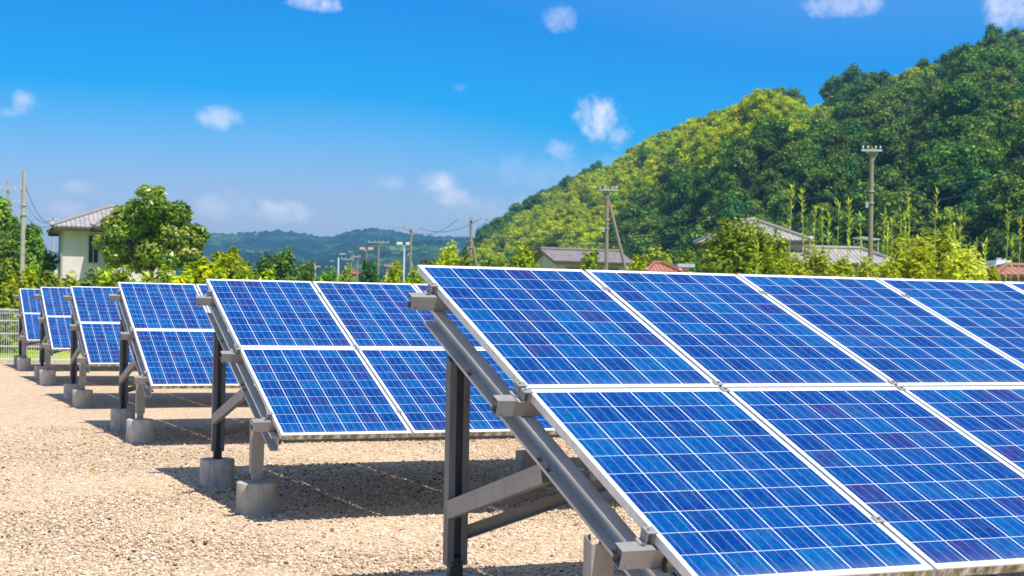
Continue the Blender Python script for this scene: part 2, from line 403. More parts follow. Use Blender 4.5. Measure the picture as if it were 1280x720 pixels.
root = empty('solar_array', (0, 0, 0))
ROT = Matrix.Rotation(TILT, 4, 'X')
g0, f0 = panel_meshes()
for j in range(2):
    for i in range(NMOD):
        if i == 0 and j == 0: g, f = g0, f0
        else: g, f = g0.copy(), f0.copy(); C.objects.link(g); C.objects.link(f)
        u0 = 0.004 + j*PITCHU
        g.parent = root; g.matrix_local = Matrix.Translation(sl(i*PITCHX + random.uniform(-.0015, .0015), u0, 0)) @ ROT @ Matrix.Rotation(random.uniform(-.0012, .0012), 4, 'Z')
        f.parent = g
XE = NMOD*PITCHX + 0.13
for u in PUR_U:                        # purlins: C channels whose web faces down the slope
    bm = bmesh.new()
    # centre line: top face at n=-0.045, depth 0.075
    c0, c1 = sl(-0.143, u-0.034, -0.045-0.0375), sl(XE, u-0.034, -0.045-0.0375)
    c_section(bm, c0, c1, NRM, 0.075, 0.066, 0.026, 0.0035, flip=True)
    pu = mesh_obj('purlin', bm, STEEL, root)
    for x in FRAMES_X:
        bm = bmesh.new(); cyl(bm, sl(x-0.055, u+0.0, -0.0445), sl(x-0.055, u+0.0, -0.036), 0.010, seg=6); mesh_obj('bolt', bm, BOLT, pu)
    bm = bmesh.new(); cyl(bm, sl(-0.118, u-0.0335, -0.102)-NRM*0, sl(-0.118, u-0.041, -0.102), 0.005, seg=6)
    mesh_obj('rivet', bm, BOLT, pu)
def clamp(x, u, end=False):
    bm = bmesh.new()
    if end:
        box(bm, -0.034, 0.010, -0.026, 0.026, 0.0012, 0.005)
        box(bm, -0.010, -0.0065, -0.026, 0.026, -0.044, 0.003)
        box(bm, -0.034, -0.0305, -0.026, 0.026, -0.044, 0.003)
        box(bm, -0.055, -0.0345, -0.026, 0.026, -0.0445, -0.041)
    else:
        box(bm, -0.020, 0.020, -0.022, 0.022, 0.0012, 0.0045)
        box(bm, -0.006, 0.006, -0.018, 0.018, -0.044, 0.0012)
    o = mesh_obj('clamp', bm, STEEL, root)
    o.matrix_local = Matrix.Translation(sl(x, u, 0)) @ ROT
    b = bmesh.new(); cyl(b, (-0.02 if end else 0, 0, 0.0045), (-0.02 if end else 0, 0, 0.0095), 0.0065, seg=6)
    mesh_obj('bolt', b, BOLT, o)
    return o
CU = (0.375, 1.634, 1.706, 3.0)
protoc = clamp(PITCHX-0.0073, CU[0])
for u in CU:
    clamp(-0.0002, u, True)
    for i in range(1, NMOD):
        if i == 1 and u == CU[0]: continue
        c = copy_tree(protoc, root); c.matrix_local = Matrix.Translation(sl(i*PITCHX-0.0073, u, 0)) @ ROT
def frame(x):
    top = -0.1235; web = 0.112
    bm = bmesh.new()
    c_section(bm, sl(x+0.030, 0.22, top-web/2), sl(x+0.030, 3.06, top-web/2), NRM, web, 0.062, 0.014, 0.004, flip=True)
    ra = mesh_obj('rafter', bm, STEEL_BOUNCE, root)
    for u in (0.62, 1.32, 1.42, 2.36):
        bm = bmesh.new(); p = sl(x-0.012, u, top-web+0.003); cyl(bm, p, p+NRM*0.022, 0.009, seg=6); cyl(bm, p, p+NRM*0.006, 0.015, seg=10)
        mesh_obj('bolt', bm, BOLT, ra)
    # posts
    yf, yr = 0.78, 2.50
    zf = (yf*math.tan(TILT) - 0.24/ct) + GZ; zr = (yr*math.tan(TILT) - 0.24/ct) + GZ
    for y, z, op, xo in ((yf, zf, 1, -0.020), (yr, zr, -1, 0.008)):
        bm = bmesh.new()
        w = 0.098 if op > 0 else 0.098; fd = 0.075 if op > 0 else 0.058
        # lipped channel, web across x; open towards -y (rear post) or +y (front post)
        yb = y + (0.03 if op < 0 else -0.03)
        zt = z - 0.004
        vs_before = set(bm.verts)
        extrude_profile(bm, [(-w/2+0.03, op*fd), (-w/2, op*fd), (-w/2, 0), (w/2, 0), (w/2, op*fd), (w/2-0.03, op*fd)],
                        (x+xo, yb, 0.32), (x+xo, yb, zt), (0, 1, 0), 0.0045)
        # cut the head to the rafter's slope
        for v in bm.verts:
            if v.co.z > zt-0.01: v.co.z += (v.co.y-y)*math.tan(TILT)
        mesh_obj('front_post' if op > 0 else 'rear_post', bm, STEEL if op > 0 else STEEL_SHADED, root)
        bm = bmesh.new()
        box(bm, x+xo-0.034, x+xo+0.034, y-0.024, y+0.024, 0.22, 0.36)
        for zz in (0.335, ):
            cyl(bm, (x+xo-0.02, y-0.024, zz), (x+xo-0.02, y-0.04, zz), 0.008, seg=6); cyl(bm, (x+xo+0.02, y-0.024, zz), (x+xo+0.02, y-0.04, zz), 0.008, seg=6)
        mesh_obj('anchor_plate', bm, DARKST if op < 0 else STEEL, root)
        bm = bmesh.new()
        cyl(bm, (x+xo, y, -0.05), (x+xo, y, 0.252), 0.150, 0.150, 40)
        ft = mesh_obj('footing', bm, CONC, root)
        bv = ft.modifiers.new('bevel', 'BEVEL'); bv.width = 0.006; bv.segments = 2; bv.limit_method = 'ANGLE'
        for p in ft.data.polygons:
            if abs(p.normal.z) < .5: p.use_smooth = True
    bm = bmesh.new()                   # knee brace: rear post up to the rafter
    c_section(bm, (x-0.050, 2.475, 0.600), (x-0.006, 1.40, 0.903), (0, 0, 1), 0.088, 0.04, 0.01, 0.004, flip=True)
    mesh_obj('brace', bm, STEEL, root)
for x in FRAMES_X: frame(x)
for a, b in zip(FRAMES_X, FRAMES_X[1:]):
    bm = bmesh.new(); extrude_profile(bm, [(0.045, 0.0), (0.0, 0.0), (0.0, 0.055)], (a+0.05, 2.50, 0.455), (b-0.06, 2.50, 1.27), (0, 0, 1), 0.004)
    mesh_obj('cross_brace', bm, STEEL, root)
bm = bmesh.new()                       # cable tail hanging beside the front purlin
tube(bm, [sl(0.05, 0.33, -0.05), sl(0.03, 0.30, -0.11), sl(0.045, 0.27, -0.16), sl(0.06, 0.25, -0.19)], 0.009, 6)
mesh_obj('cable', bm, BLACK, root)
for i in range(NMOD):
    bm = bmesh.new(); box(bm, 0.43, 0.56, ML-0.22, ML-0.12, -0.03, -0.0085); jb = mesh_obj('junction_box', bm, BLACK, root)
    jb.matrix_local = Matrix.Translation(sl(i*PITCHX, 0.004+PITCHU, 0)) @ ROT

SPY, SPX = 5.8942, -0.05717
OFF = [(0, 0, 0), (-0.012, 0.023, -0.008), (-0.018, 0.025, 0.016), (-0.008, -0.018, 0.005), (0.008, 0.036, 0.031), (0.008, -0.033, 0.029)]
ALAB = ['large blue solar array nearest the camera, raised on a grey steel frame over gravel',
        'second solar array from the front, seen between the nearest one and the third',
        'third solar array from the front, between the second and fourth rows',
        'fourth solar array from the front, two rows before the wire fence row',
        'fifth solar array from the front, next to last before the white fence',
        'farthest and smallest solar array, standing right before the white wire fence']
for k in range(6):
    r = root if k == 0 else copy_tree(root)
    o = OFF[k]
    r.location = (k*SPX+o[0], k*SPY+o[1], o[2])
    tag(r, ALAB[k], 'solar array', 'rows of tilted solar arrays')

# ------------------------------------------------------------------ ground
def sheet(name, x0, x1, y0, y1, z, m, nx=1, ny=1, amp=0.0):
    xs, ys = np.linspace(x0, x1, nx+1), np.linspace(y0, y1, ny+1)
    X, Y = np.meshgrid(xs, ys); Z = np.full_like(X, z)
    if amp: Z = Z + amp*(np.sin(X*1.3+np.cos(Y*.9)*1.2)*np.cos(Y*1.1+.6*np.sin(X*.7)) + 0.5*np.sin(X*3.1+1)*np.sin(Y*2.7))
    V = np.stack([X, Y, Z], -1).reshape(-1, 3)
    i = np.arange(ny)[:, None]*(nx+1)+np.arange(nx)[None, :]
    Fq = np.stack([i, i+1, i+nx+2, i+nx+1], -1).reshape(-1, 4)
    o = np_mesh(name, V, Fq, m, smooth=True); tag(o, kind='structure'); return o
fm, nt = mat('field_grass'); v = tco(nt)
c = ramp(nt, noise(nt, v, 0.35, 6, 0.65), [(0.3, (0.10, 0.16, 0.02)), (0.5, (0.24, 0.34, 0.03)), (0.62, (0.34, 0.42, 0.05)), (0.8, (0.20, 0.16, 0.07))])
finish(nt, c, 0.95, 0, noise(nt, v, 9, 5), 0.6, 0.1, 0.1)
sheet('field', -4600, 4600, -4600, 4600, -0.02, fm)
sheet('ground', -14, 34, -10, 33.9, 0.0, GRAVEL, 240, 220, 0.006)
bm = bmesh.new(); box(bm, -14, 34, 33.94, 34.10, -0.05, 0.07); kb = mesh_obj('kerb', bm, CONC); tag(kb, kind='structure')

# loose stones on the near gravel
def stones(n):
    ico = bmesh.new(); bmesh.ops.create_icosphere(ico, subdivisions=1, radius=1)
    Vb = np.array([v.co[:] for v in ico.verts]); Fb = np.array([[v.index for v in f.verts] for f in ico.faces]); ico.free()
    px = RNG.uniform(-30, 1310, n*3); d = 7.6 + 11*RNG.random(n*3)**1.5
    x = CAM[0] + d*(FWD[0]+RIGHT[0]*(px-640)/F); y = CAM[1] + d*(FWD[1]+RIGHT[1]*(px-640)/F)
    xe = x + RNG.normal(0, .05, n*3); ok = (y < 33) & (RNG.random(n*3) < d/12)
    x, y = xe[ok][:n], y[ok][:n]; n = len(x)
    s = 0.0055 + 0.007*RNG.random(n) + 0.012*RNG.random(n)**4
    R3 = RNG.normal(size=(n, 3, 3)); Q, _ = np.linalg.qr(R3)
    sh = np.stack([np.ones(n), RNG.uniform(.6, .95, n), RNG.uniform(.4, .7, n)], -1)
    P = Vb[None]*sh[:, None]*s[:, None, None]*(1+RNG.uniform(-.18, .18, (n, len(Vb), 1)))
    P = np.einsum('nij,nvj->nvi', Q, P); P[..., 2] *= 0.7
    P += np.stack([x, y, s*0.30], -1)[:, None]
    Fq = (Fb[None] + (np.arange(n)*len(Vb))[:, None, None]).reshape(-1, 3)
    tone = np.repeat(np.clip(RNG.normal(.5, .24, n), 0, 1), len(Vb))
    o = np_mesh('gravel_stones', P.reshape(-1, 3), Fq, STONE, tone, tri=True)
    tag(o, 'loose beige gravel stones scattered over the ground', 'gravel', kind='stuff')
stones(90000)

def cord(x0, y0, y1, seed, label):
    rr = random.Random(seed); pts = []
    k = 26; xx = x0
    for i in range(k+1):
        t = i/k; xx += rr.uniform(-.012, .012)
        pts.append((xx, y0+(y1-y0)*t, 0.012+0.006*math.sin(t*9+seed)))
    bm = bmesh.new(); tube(bm, pts, 0.007, 6)
    tag(mesh_obj('cord', bm, m_simple('dry_cord', (0.6, 0.45, 0.25), 0.9, 0.3, 30)), label, 'cord', 'dry cords lying on the gravel')
cord(0.72, 8.8, 6.3, 1, 'dry straw coloured cord in the shadow behind the second array front footing')
cord(1.86, 9.1, 7.6, 2, 'shorter dry cord in the shadow, further right under the second array')
cord(0.70, 14.7, 13.3, 3, 'dry straw coloured cord in the shadow under the third array')

# small weeds in the gravel
def weed(x, y, s, label, seed):
    rr = random.Random(seed); V = []; Fq = []; T = []
    for i in range(16):
        a = rr.uniform(0, 2*PI); e = rr.uniform(.3, 1.2); l = s*rr.uniform(.6, 1.2); w = s*.13
        d = Vector((math.cos(a)*math.cos(e), math.sin(a)*math.cos(e), math.sin(e))); sd = Vector((-math.sin(a), math.cos(a), 0))
        b = Vector((rr.uniform(-.3, .3)*s, rr.uniform(-.3, .3)*s, 0)); k = len(V)
        V += [b, b+d*l*.5+sd*w, b+d*l, b+d*l*.5-sd*w]; Fq.append([k, k+1, k+2, k+3]); T += [rr.uniform(.4, 1)]*4
    o = np_mesh('weed', np.array([v[:] for v in V]), np.array(Fq), L_LIME, np.array(T)); o.location = (x, y, 0)
    tag(o, label, 'weed', None)
weed(-0.95, 9.9, .045, 'tiny green weed in open gravel in front of the third array', 1)

# ------------------------------------------------------------------ wire fence behind the rows
def make_fence():
    root = empty('wire_fence', (0, 34.02, 0))
    tag(root, 'low white welded wire fence behind the farthest solar array', 'fence')
    x0, x1, h = -14.0, 34.0, 1.36
    bm = bmesh.new()
    for i in range(int((x1-x0)/0.055)):
        x = x0+i*0.055; box(bm, x-.0045, x+.0045, -.0045, .0045, .08, h)
    for z in (.10, .12, .42, .44, .74, .76, 1.06, 1.08, h-.10, h-.02, h): box(bm, x0, x1, -.0095, -.005, z-.007, z+.007)
    mesh_obj('wire_mesh', bm, WHITEP, root)
    for i in range(25):
        bm = bmesh.new(); cyl(bm, (x0+i*2.0, .03, -.05), (x0+i*2.0, .03, h+.03), .022, seg=10); mesh_obj('fence_post', bm, WHITEP, root)
make_fence()

# ------------------------------------------------------------------ foliage
def ico_np(sub):
    b = bmesh.new(); bmesh.ops.create_icosphere(b, subdivisions=sub, radius=1)
    V = np.array([v.co[:] for v in b.verts]); Fc = np.array([[v.index for v in f.verts] for f in b.faces]); b.free(); return V, Fc
ICO1, ICO2 = ico_np(1), ico_np(2)
def crown(name, lobes, n, size, m, seed, parent=None, aspect=1.8, core=0.72, droop=0.0, upbias=0.2, tone0=0.0):
    """lobes: (x,y,z,rx,ry,rz). Small leaf faces fill each lobe's shell, a rough inner mass stops light leaking."""
    g = np.random.default_rng(seed)
    L = np.array(lobes, float); vol = (L[:, 3]*L[:, 4]*L[:, 5])**(2/3)
    idx = g.choice(len(L), n, p=vol/vol.sum()); l = L[idx]
    d = g.normal(size=(n, 3)); d /= np.linalg.norm(d, axis=1)[:, None]
    rad = 1.10 - 0.42*g.random(n)**1.6 + (g.random(n) < .06)*g.random(n)*.22
    ctr = l[:, :3] + d*l[:, 3:6]*rad[:, None]
    nrm = d*0.9 + g.normal(size=(n, 3))*0.42 + np.array([0, 0, upbias+.15]); nrm /= np.linalg.norm(nrm, axis=1)[:, None]
    a = g.normal(size=(n, 3)); a[:, 2] -= droop; a -= nrm*(a*nrm).sum(1)[:, None]; a /= np.linalg.norm(a, axis=1)[:, None]
    b = np.cross(nrm, a); s = size*g.uniform(.6, 1.35, n)[:, None]
    V = np.stack([ctr-a*s*aspect*.5, ctr+b*s*.5, ctr+a*s*aspect*.5, ctr-b*s*.5], 1).reshape(-1, 3)
    lt = g.normal(0, .13, len(L))[idx]
    tone = np.repeat(np.clip(g.beta(2.2, 2.2, n) + lt + tone0, 0, 1), 4)
    Fq = np.arange(n*4).reshape(-1, 4)
    VV, TT, FT = [V], [tone], []
    k = len(V)
    if core:
        for q in L:
            Vi, Fi = ICO2 if max(q[3:6]) > 6*size else ICO1
            P = Vi*q[3:6]*core*(1+g.uniform(-.22, .22, (len(Vi), 1))) + q[:3]
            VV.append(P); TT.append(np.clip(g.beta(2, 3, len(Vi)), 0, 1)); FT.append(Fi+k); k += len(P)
    V = np.concatenate(VV); T = np.concatenate(TT)
    me = bpy.data.meshes.new(name)
    me.vertices.add(len(V)); me.vertices.foreach_set('co', V.astype(np.float32).ravel())
    ft = np.concatenate(FT) if FT else np.zeros((0, 3), int)
    nl = n*4+len(ft)*3
    me.loops.add(nl); me.loops.foreach_set('vertex_index', np.concatenate([Fq.ravel(), ft.ravel()]).astype(np.int32))
    me.polygons.add(n+len(ft)); me.polygons.foreach_set('loop_start', np.concatenate([np.arange(n)*4, n*4+np.arange(len(ft))*3]).astype(np.int32))
    me.update(calc_edges=True)
    at_ = me.attributes.new('tone', 'FLOAT', 'POINT'); at_.data.foreach_set('value', T.astype(np.float32))
    me.materials.append(m)
    o = bpy.data.objects.new(name, me); C.objects.link(o)
    if parent is not None: o.parent = parent
    return o
def lobes_round(rx, ry, rz, zc, k, seed, frac=0.42, flat=0.8, taper=0.0):
    g = random.Random(seed); out = []
    for i in range(k):
        t = (i+.5)/k; z = 1-2*t; a = i*2.39996 + g.uniform(-.5, .5)
        rr = math.sqrt(max(0, 1-z*z)); q = g.uniform(.50, .72)
        tp = 1 - taper*max(0, z)
        f = frac*g.uniform(.75, 1.3)
        out.append((rx*q*rr*math.cos(a)*tp, ry*q*rr*math.sin(a)*tp, zc+rz*(z*.70+g.uniform(-.05, .05)), rx*f*tp, ry*f*tp, rz*f*flat))
    out.append((0, 0, zc, rx*.55, ry*.55, rz*.6))
    return out
def trunk_mesh(parent, h, r, limbs, seed, m=None):
    g = random.Random(seed); bm = bmesh.new()
    p = [(0, 0, -.2)]; x = y = 0
    for i in range(1, 6):
        x += g.uniform(-.05, .05)*h*.3; y += g.uniform(-.05, .05)*h*.3; p.append((x, y, h*i/5))
    tube(bm, p, [r*1.25, r, r*.88, r*.75, r*.6, r*.3], 8)
    for k in range(limbs):
        z = h*g.uniform(.35, .8); a = g.uniform(0, 2*PI); l = h*g.uniform(.25, .42)
        b = Vector((x*z/h, y*z/h, z))
        tube(bm, [b, b+Vector((math.cos(a)*l*.5, math.sin(a)*l*.5, l*.35)), b+Vector((math.cos(a)*l, math.sin(a)*l, l*.9))], [r*.45, r*.3, r*.12], 6)
    return mesh_obj('trunk', bm, m or BARK, parent, smooth=True)
def tree(name, px, ytop, d, wpx, m, label, cat, group, n=2500, leaf=.16, k=12, seed=1, zbase=0.25, flat=.8, taper=.25, tone0=0.0, aspect=1.8, frac=.42, core=.7, droop=0.):
    x, y = ground_at(px, d); zt = zat(px, ytop, d); rx = wpx/2*d/F
    root = empty(name, (x, y, 0)); tag(root, label, cat, group)
    z0 = zt*zbase; rz = (zt-z0)/2/1.02
    crown('crown', lobes_round(rx, rx*.95, rz, z0+rz, k, seed, frac, flat, taper), n, leaf, m, seed, root, tone0=tone0, aspect=aspect, core=core, droop=droop)
    trunk_mesh(root, z0+rz*1.3, max(.05, zt*.018), 5, seed)
    return root
def bush(name, px, ytop, d, wpx, m, label, group, n=900, leaf=.12, k=9, seed=1, **kw):
    x, y = ground_at(px, d); zt = zat(px, ytop, d); rx = wpx/2*d/F
    root = empty(name, (x, y, 0)); tag(root, label, 'bush', group)
    rz = zt*.55
    crown('foliage', lobes_round(rx, rx*.8, rz, zt-rz*1.02, k, seed, .45, .85, .1), n, leaf, m, seed, root, **kw)
    bm = bmesh.new(); g = random.Random(seed)
    for i in range(5):
        a = g.uniform(0, 2*PI); tube(bm, [(0.1*math.cos(a), .1*math.sin(a), -.1), (rx*.3*math.cos(a), rx*.3*math.sin(a), zt*.5), (rx*.5*math.cos(a), rx*.5*math.sin(a), zt*.8)], [.03, .022, .01], 5)
    mesh_obj('stem', bm, BARK, root)
    return root

# the magnolia beside the left house: irregular crown built of many bunches
def magnolia():
    d = 70; x, y = ground_at(190, d); s = d/F
    root = empty('broadleaf_tree', (x, y, 0)); tag(root, 'tall glossy broadleaf tree standing in front of the tiled house', 'tree')
    g = random.Random(5); lob = []
    # outline: pixel offsets from trunk (dx, y, radius)
    O = [(-5, 243, 13), (4, 256, 20), (-22, 262, 18), (24, 264, 17), (-40, 268, 14), (34, 276, 17), (0, 278, 26), (-28, 285, 22), (-50, 284, 15), (-58, 305, 14), (-40, 308, 20),
         (26, 295, 24), (48, 288, 13), (56, 300, 11), (42, 312, 17), (0, 306, 27), (-18, 325, 20), (20, 326, 20), (-46, 328, 14), (40, 332, 13), (-2, 238, 6), (62, 286, 6), (66, 294, 6), (58, 322, 9)]
    for dx, py, r in O:
        z = zat(190, py, d); R = r*s
        for q in range(3 if r > 9 else 1):
            lob.append((dx*s+g.uniform(-.5, .5)*R, g.uniform(-1, 1)*max(.3, (2.2-abs(dx)*s)*.55), z+g.uniform(-.35, .35)*R, R*.74, R*.74, R*.64))
    crown('crown', lob, 24000, .115, L_GLOSS, 11, root, aspect=2.2, core=.55, upbias=.4, tone0=.08)
    root.rotation_euler.z = -YAW
    trunk_mesh(root, 4.6, .14, 9, 3)
magnolia()

# hedge and shrubs right behind the arrays
HG = 'shrubs and bushes behind the arrays'
B = [  # px, ytop, d, width, material, n
 (2, 345, 44, 46, L_OLIVE), (30, 332, 50, 52, L_YEL), (58, 334, 47, 40, L_OLIVE), (84, 335, 52, 44, L_LIME), (108, 340, 46, 34, L_MID),
 (128, 323, 49, 44, L_LIME), (152, 336, 45, 40, L_LIME), (176, 338, 50, 40, L_YEL), (200, 333, 46, 44, L_LIME), (226, 330, 48, 46, L_YEL),
 (300, 334, 47, 50, L_LIME), (268, 326, 50, 40, L_YEL), (330, 340, 52, 44, L_YEL), (-30, 335, 48, 50, L_LIME), (362, 345, 60, 40, L_MID)]
MN = {L_OLIVE.name: 'olive', L_YEL.name: 'yellow-green', L_LIME.name: 'lime green', L_MID.name: 'mid green'}
WH = ['behind the farthest array at the photo left edge', 'around the foot of the bare concrete pole', 'just right of the bare concrete pole', 'below the left end of the tiled house',
      'low, below the tiled house window', 'brightest bush in front of the tiled house wall', 'under the left side of the broadleaf tree', 'under the trunk of the broadleaf tree', 'below the middle of the broadleaf tree',
      'below the right side of the broadleaf tree', 'under the small lime tree right of the broadleaf tree', 'between the broadleaf tree and the small lime tree', 'above the top edge of the second array', 'outside the photo left of the pole', 'low, above the left half of the second array']
for i, (px, yt, d, w, m) in enumerate(B):
    bush('shrub', px, yt, d, w*1.15, m, f'{MN[m.name]} bush {WH[i]}', HG, 1500, .10, 10, 40+i, aspect=2.2, core=.6)
tree('small_tree', 284, 303, 52, 62, L_LIME, 'small loose lime green tree right of the broadleaf tree', 'tree', 'young trees behind the arrays', 2600, .11, 12, 71, .40, core=.45, aspect=2.4, frac=.34)
tree('small_tree', 249, 320, 50, 52, L_YEL, 'small yellow-green tree with dark stem beside the broadleaf tree', 'tree', 'young trees behind the arrays', 2200, .11, 11, 72, .35, core=.45, aspect=2.4, frac=.34)
# dense trees at the far left
LG = 'dense trees left of the tiled house'
tree('dense_tree', -8, 232, 92, 74, L_MID, 'tallest dense green tree at the photo left edge', 'tree', LG, 7000, .20, 20, 81, .15, .5, aspect=1.5)
tree('dense_tree', 34, 272, 88, 66, L_MID, 'lower green spreading tree between bare pole and tiled house', 'tree', LG, 6000, .18, 18, 82, .15, .45, aspect=1.5)
tree('dense_tree', 4, 290, 84, 70, L_DARK, 'dark lower tree behind the bare concrete pole', 'tree', LG, 5000, .18, 16, 83, .1, .5)
tree('dense_tree', -60, 250, 90, 90, L_MID, 'green tree just beyond the photo left edge', 'tree', LG, 5000, .2, 16, 84, .1, .5)
# middle distance trees
MG = 'trees in the middle distance'
mids = [
 (355, 309, 120, 44, L_MID, 'mid green', 'tallest of the round trees left of the small poles', 3000),
 (330, 318, 118, 38, L_DARK, 'dark green', 'left in the round clump behind the second array', 2500),
 (384, 322, 125, 40, L_DARK, 'dark green', 'right in the round clump, beside a white lamp', 2500),
 (306, 326, 128, 30, L_DARK, 'dark', 'low, touching the small lime tree on its right', 1800),
 (410, 330, 140, 34, L_MID, 'mid green', 'low, between the round clump and the small poles', 1600),
 (432, 331, 150, 26, L_OLIVE, 'olive', 'low, behind the thin reddish poles', 1400),
 (462, 320, 170, 34, L_DARK, 'dark green', 'behind the pole with curved arms', 1800),
 (492, 327, 88, 32, L_YEL, 'yellow-green', 'right of the pole with curved arms', 2200),
 (516, 332, 84, 34, L_LIME, 'lime green', 'at the foot of the wooden pole right of the lamp', 2200),
 (536, 318, 105, 36, L_OLIVE, 'olive brown', 'behind the left corner of the nearest array', 2400),
 (560, 300, 118, 40, L_YEL, 'yellow-green', 'tall, left of the pole joined by wires', 3000),
 (580, 316, 112, 40, L_OLIVE, 'olive', 'low, at the foot of the pole joined by wires', 2400),
 (610, 318, 120, 36, L_DARK, 'dark green', 'right of the leaning strut of the wired pole', 2400),
 (628, 322, 105, 34, L_OLIVE, 'olive', 'low, just left of the round tree near the grey house', 2200),
 (655, 307, 98, 42, L_YEL, 'yellow-green', 'round, left of the grey gabled house', 3000),
 (680, 325, 130, 36, L_DARK, 'dark green', 'touching the left gable of the grey house', 2000),
 (738, 304, 78, 34, L_OLIVE, 'olive', 'narrow, in front of the grey gabled house', 2400),
 (800, 312, 100, 42, L_YEL, 'yellow-green', 'right of the leaning strut by the grey house', 2600),
 (828, 304, 110, 46, L_OLIVE, 'olive', 'above the flat red roof', 2800),
 (858, 308, 105, 44, L_OLIVE, 'olive', 'right of the red roof', 2800),
 (905, 300, 66, 74, L_OLIVE, 'olive', 'lower left half of the big rounded shrubbery', 4500),
]
for i, (px, yt, d, w, m, cn, wh, n) in enumerate(mids):
    tree('round_tree', px, yt, d, w*1.1, m, f'{cn} tree {wh}', 'tree', MG, n, .17 if d > 95 else .13, 13, 100+i, .12, aspect=1.6)
tree('round_tree', 926, 267, 64, 122, L_OLIVE, 'big rounded olive green tree left of the large tiled house', 'tree', MG, 11000, .12, 26, 131, .08, taper=.1, aspect=2.4, tone0=.05, core=.62)
tree('round_tree', 972, 300, 62, 50, L_OLIVE, 'small olive tree leaning on the right side of the big rounded tree', 'tree', MG, 3500, .11, 14, 132, .1)

# lime bamboo bushes in front of the large house
BG = 'lime green bamboo bushes behind the nearest array'
bb = [(955, 314, 50, 48, 'left of the large tiled house, at its corner'), (990, 317, 48, 50, 'below the upper roof of the large house'), (1022, 304, 50, 44, 'tallest below the lower roof, left of the thin pole'), (1050, 323, 47, 46, 'between the large house roof and the thin pole'),
      (1078, 330, 49, 40, 'at the foot of the tall pole'), (1106, 331, 47, 40, 'just right of the tall pole foot'), (1138, 296, 46, 64, 'left in the big rounded clump right of the pole'), (1172, 288, 48, 68, 'highest of the big clump right of the pole'),
      (1205, 302, 46, 62, 'right part of the big clump beside the red roof'), (1234, 332, 48, 44, 'low, reaching the red roof at far right'), (1300, 338, 50, 60, 'low, beyond the photo right edge')]
for i, (px, yt, d, w, wh) in enumerate(bb):
    bush('bamboo_bush', px, yt, d, w*1.15, L_BAM if i % 3 else L_LIME, f'feathery lime bamboo bush {wh}', BG, 6500, .062, 15, 160+i, aspect=4.2, core=.6, droop=.8, upbias=.5, tone0=.12)

# tall bamboo shoots
shoots = [(983, 236, .8), (1006, 240, 1.1), (1012, 263, 1), (1029, 262, .8), (1037, 272, 1), (1045, 256, .8), (1056, 258, 1.1), (1062, 264, 1), (1077, 274, .8), (1104, 268, .9), (1108, 280, .9), (1114, 279, .9), (1125, 268, .8),
          (1133, 270, 1), (1139, 246, 1), (1163, 243, 1), (1188, 266, 1), (1199, 276, 1), (1195, 283, .8), (1218, 303, .7), (1227, 306, .7), (1232, 308, .7), (1254, 270, .9), (1270, 278, .9), (1262, 303, .8), (947, 300, .8)]
dc = ['thin', 'bright', 'slender']
for i, (px, yt, w) in enumerate(shoots):
    d = 49 + (i*7 % 5)*1.1; x, y = ground_at(px, d); zt = zat(px, yt, d)
    root = empty('bamboo_shoot', (x, y, 0))
    prev = shoots[i-1][0] if i else None
    if px == 947: lab = 'single bamboo shoot rising beside the big rounded olive tree'
    elif px < 1088: lab = f'{dc[i%3]} bamboo shoot left of the tall pole, number {["one","two","three","four","five","six","seven","eight","nine"][min(8,i)]} from the left'
    else: lab = f'{dc[i%3]} bamboo shoot right of the tall pole, about {["first","second","third","fourth","fifth","sixth","seventh","eighth","ninth","tenth","eleventh","twelfth","thirteenth","fourteenth","fifteenth","sixteenth"][i-9]} from it'
    tag(root, lab, 'bamboo', 'tall bamboo shoots against the dark hill')
    g = random.Random(i); bm = bmesh.new(); lean = g.uniform(-.04, .04)
    tube(bm, [(0, 0, -.1), (lean*zt*.4, 0, zt*.5), (lean*zt, 0, zt)], [.025*w, .021*w, .006], 6)
    mesh_obj('culm', bm, CULM, root)
    V = []; Fq = []; T = []
    for k in range(int(34*w)):
        t = .66+.36*g.random()**.6; b = Vector((lean*zt*t, 0, zt*t)); a = g.uniform(0, 2*PI); e = g.uniform(.5, 1.35)
        dd = Vector((math.cos(a)*math.cos(e), math.sin(a)*math.cos(e), math.sin(e))); sd = dd.cross(Vector((0, 0, 1))).normalized()
        l = g.uniform(.16, .34); ww = .028; q = len(V)
        V += [b, b+dd*l*.5+sd*ww, b+dd*l, b+dd*l*.5-sd*ww]; Fq.append([q, q+1, q+2, q+3]); T += [g.uniform(.3, 1)]*4
    np_mesh('leaves', np.array([v[:] for v in V]), np.array(Fq), L_BAM, np.array(T), root)

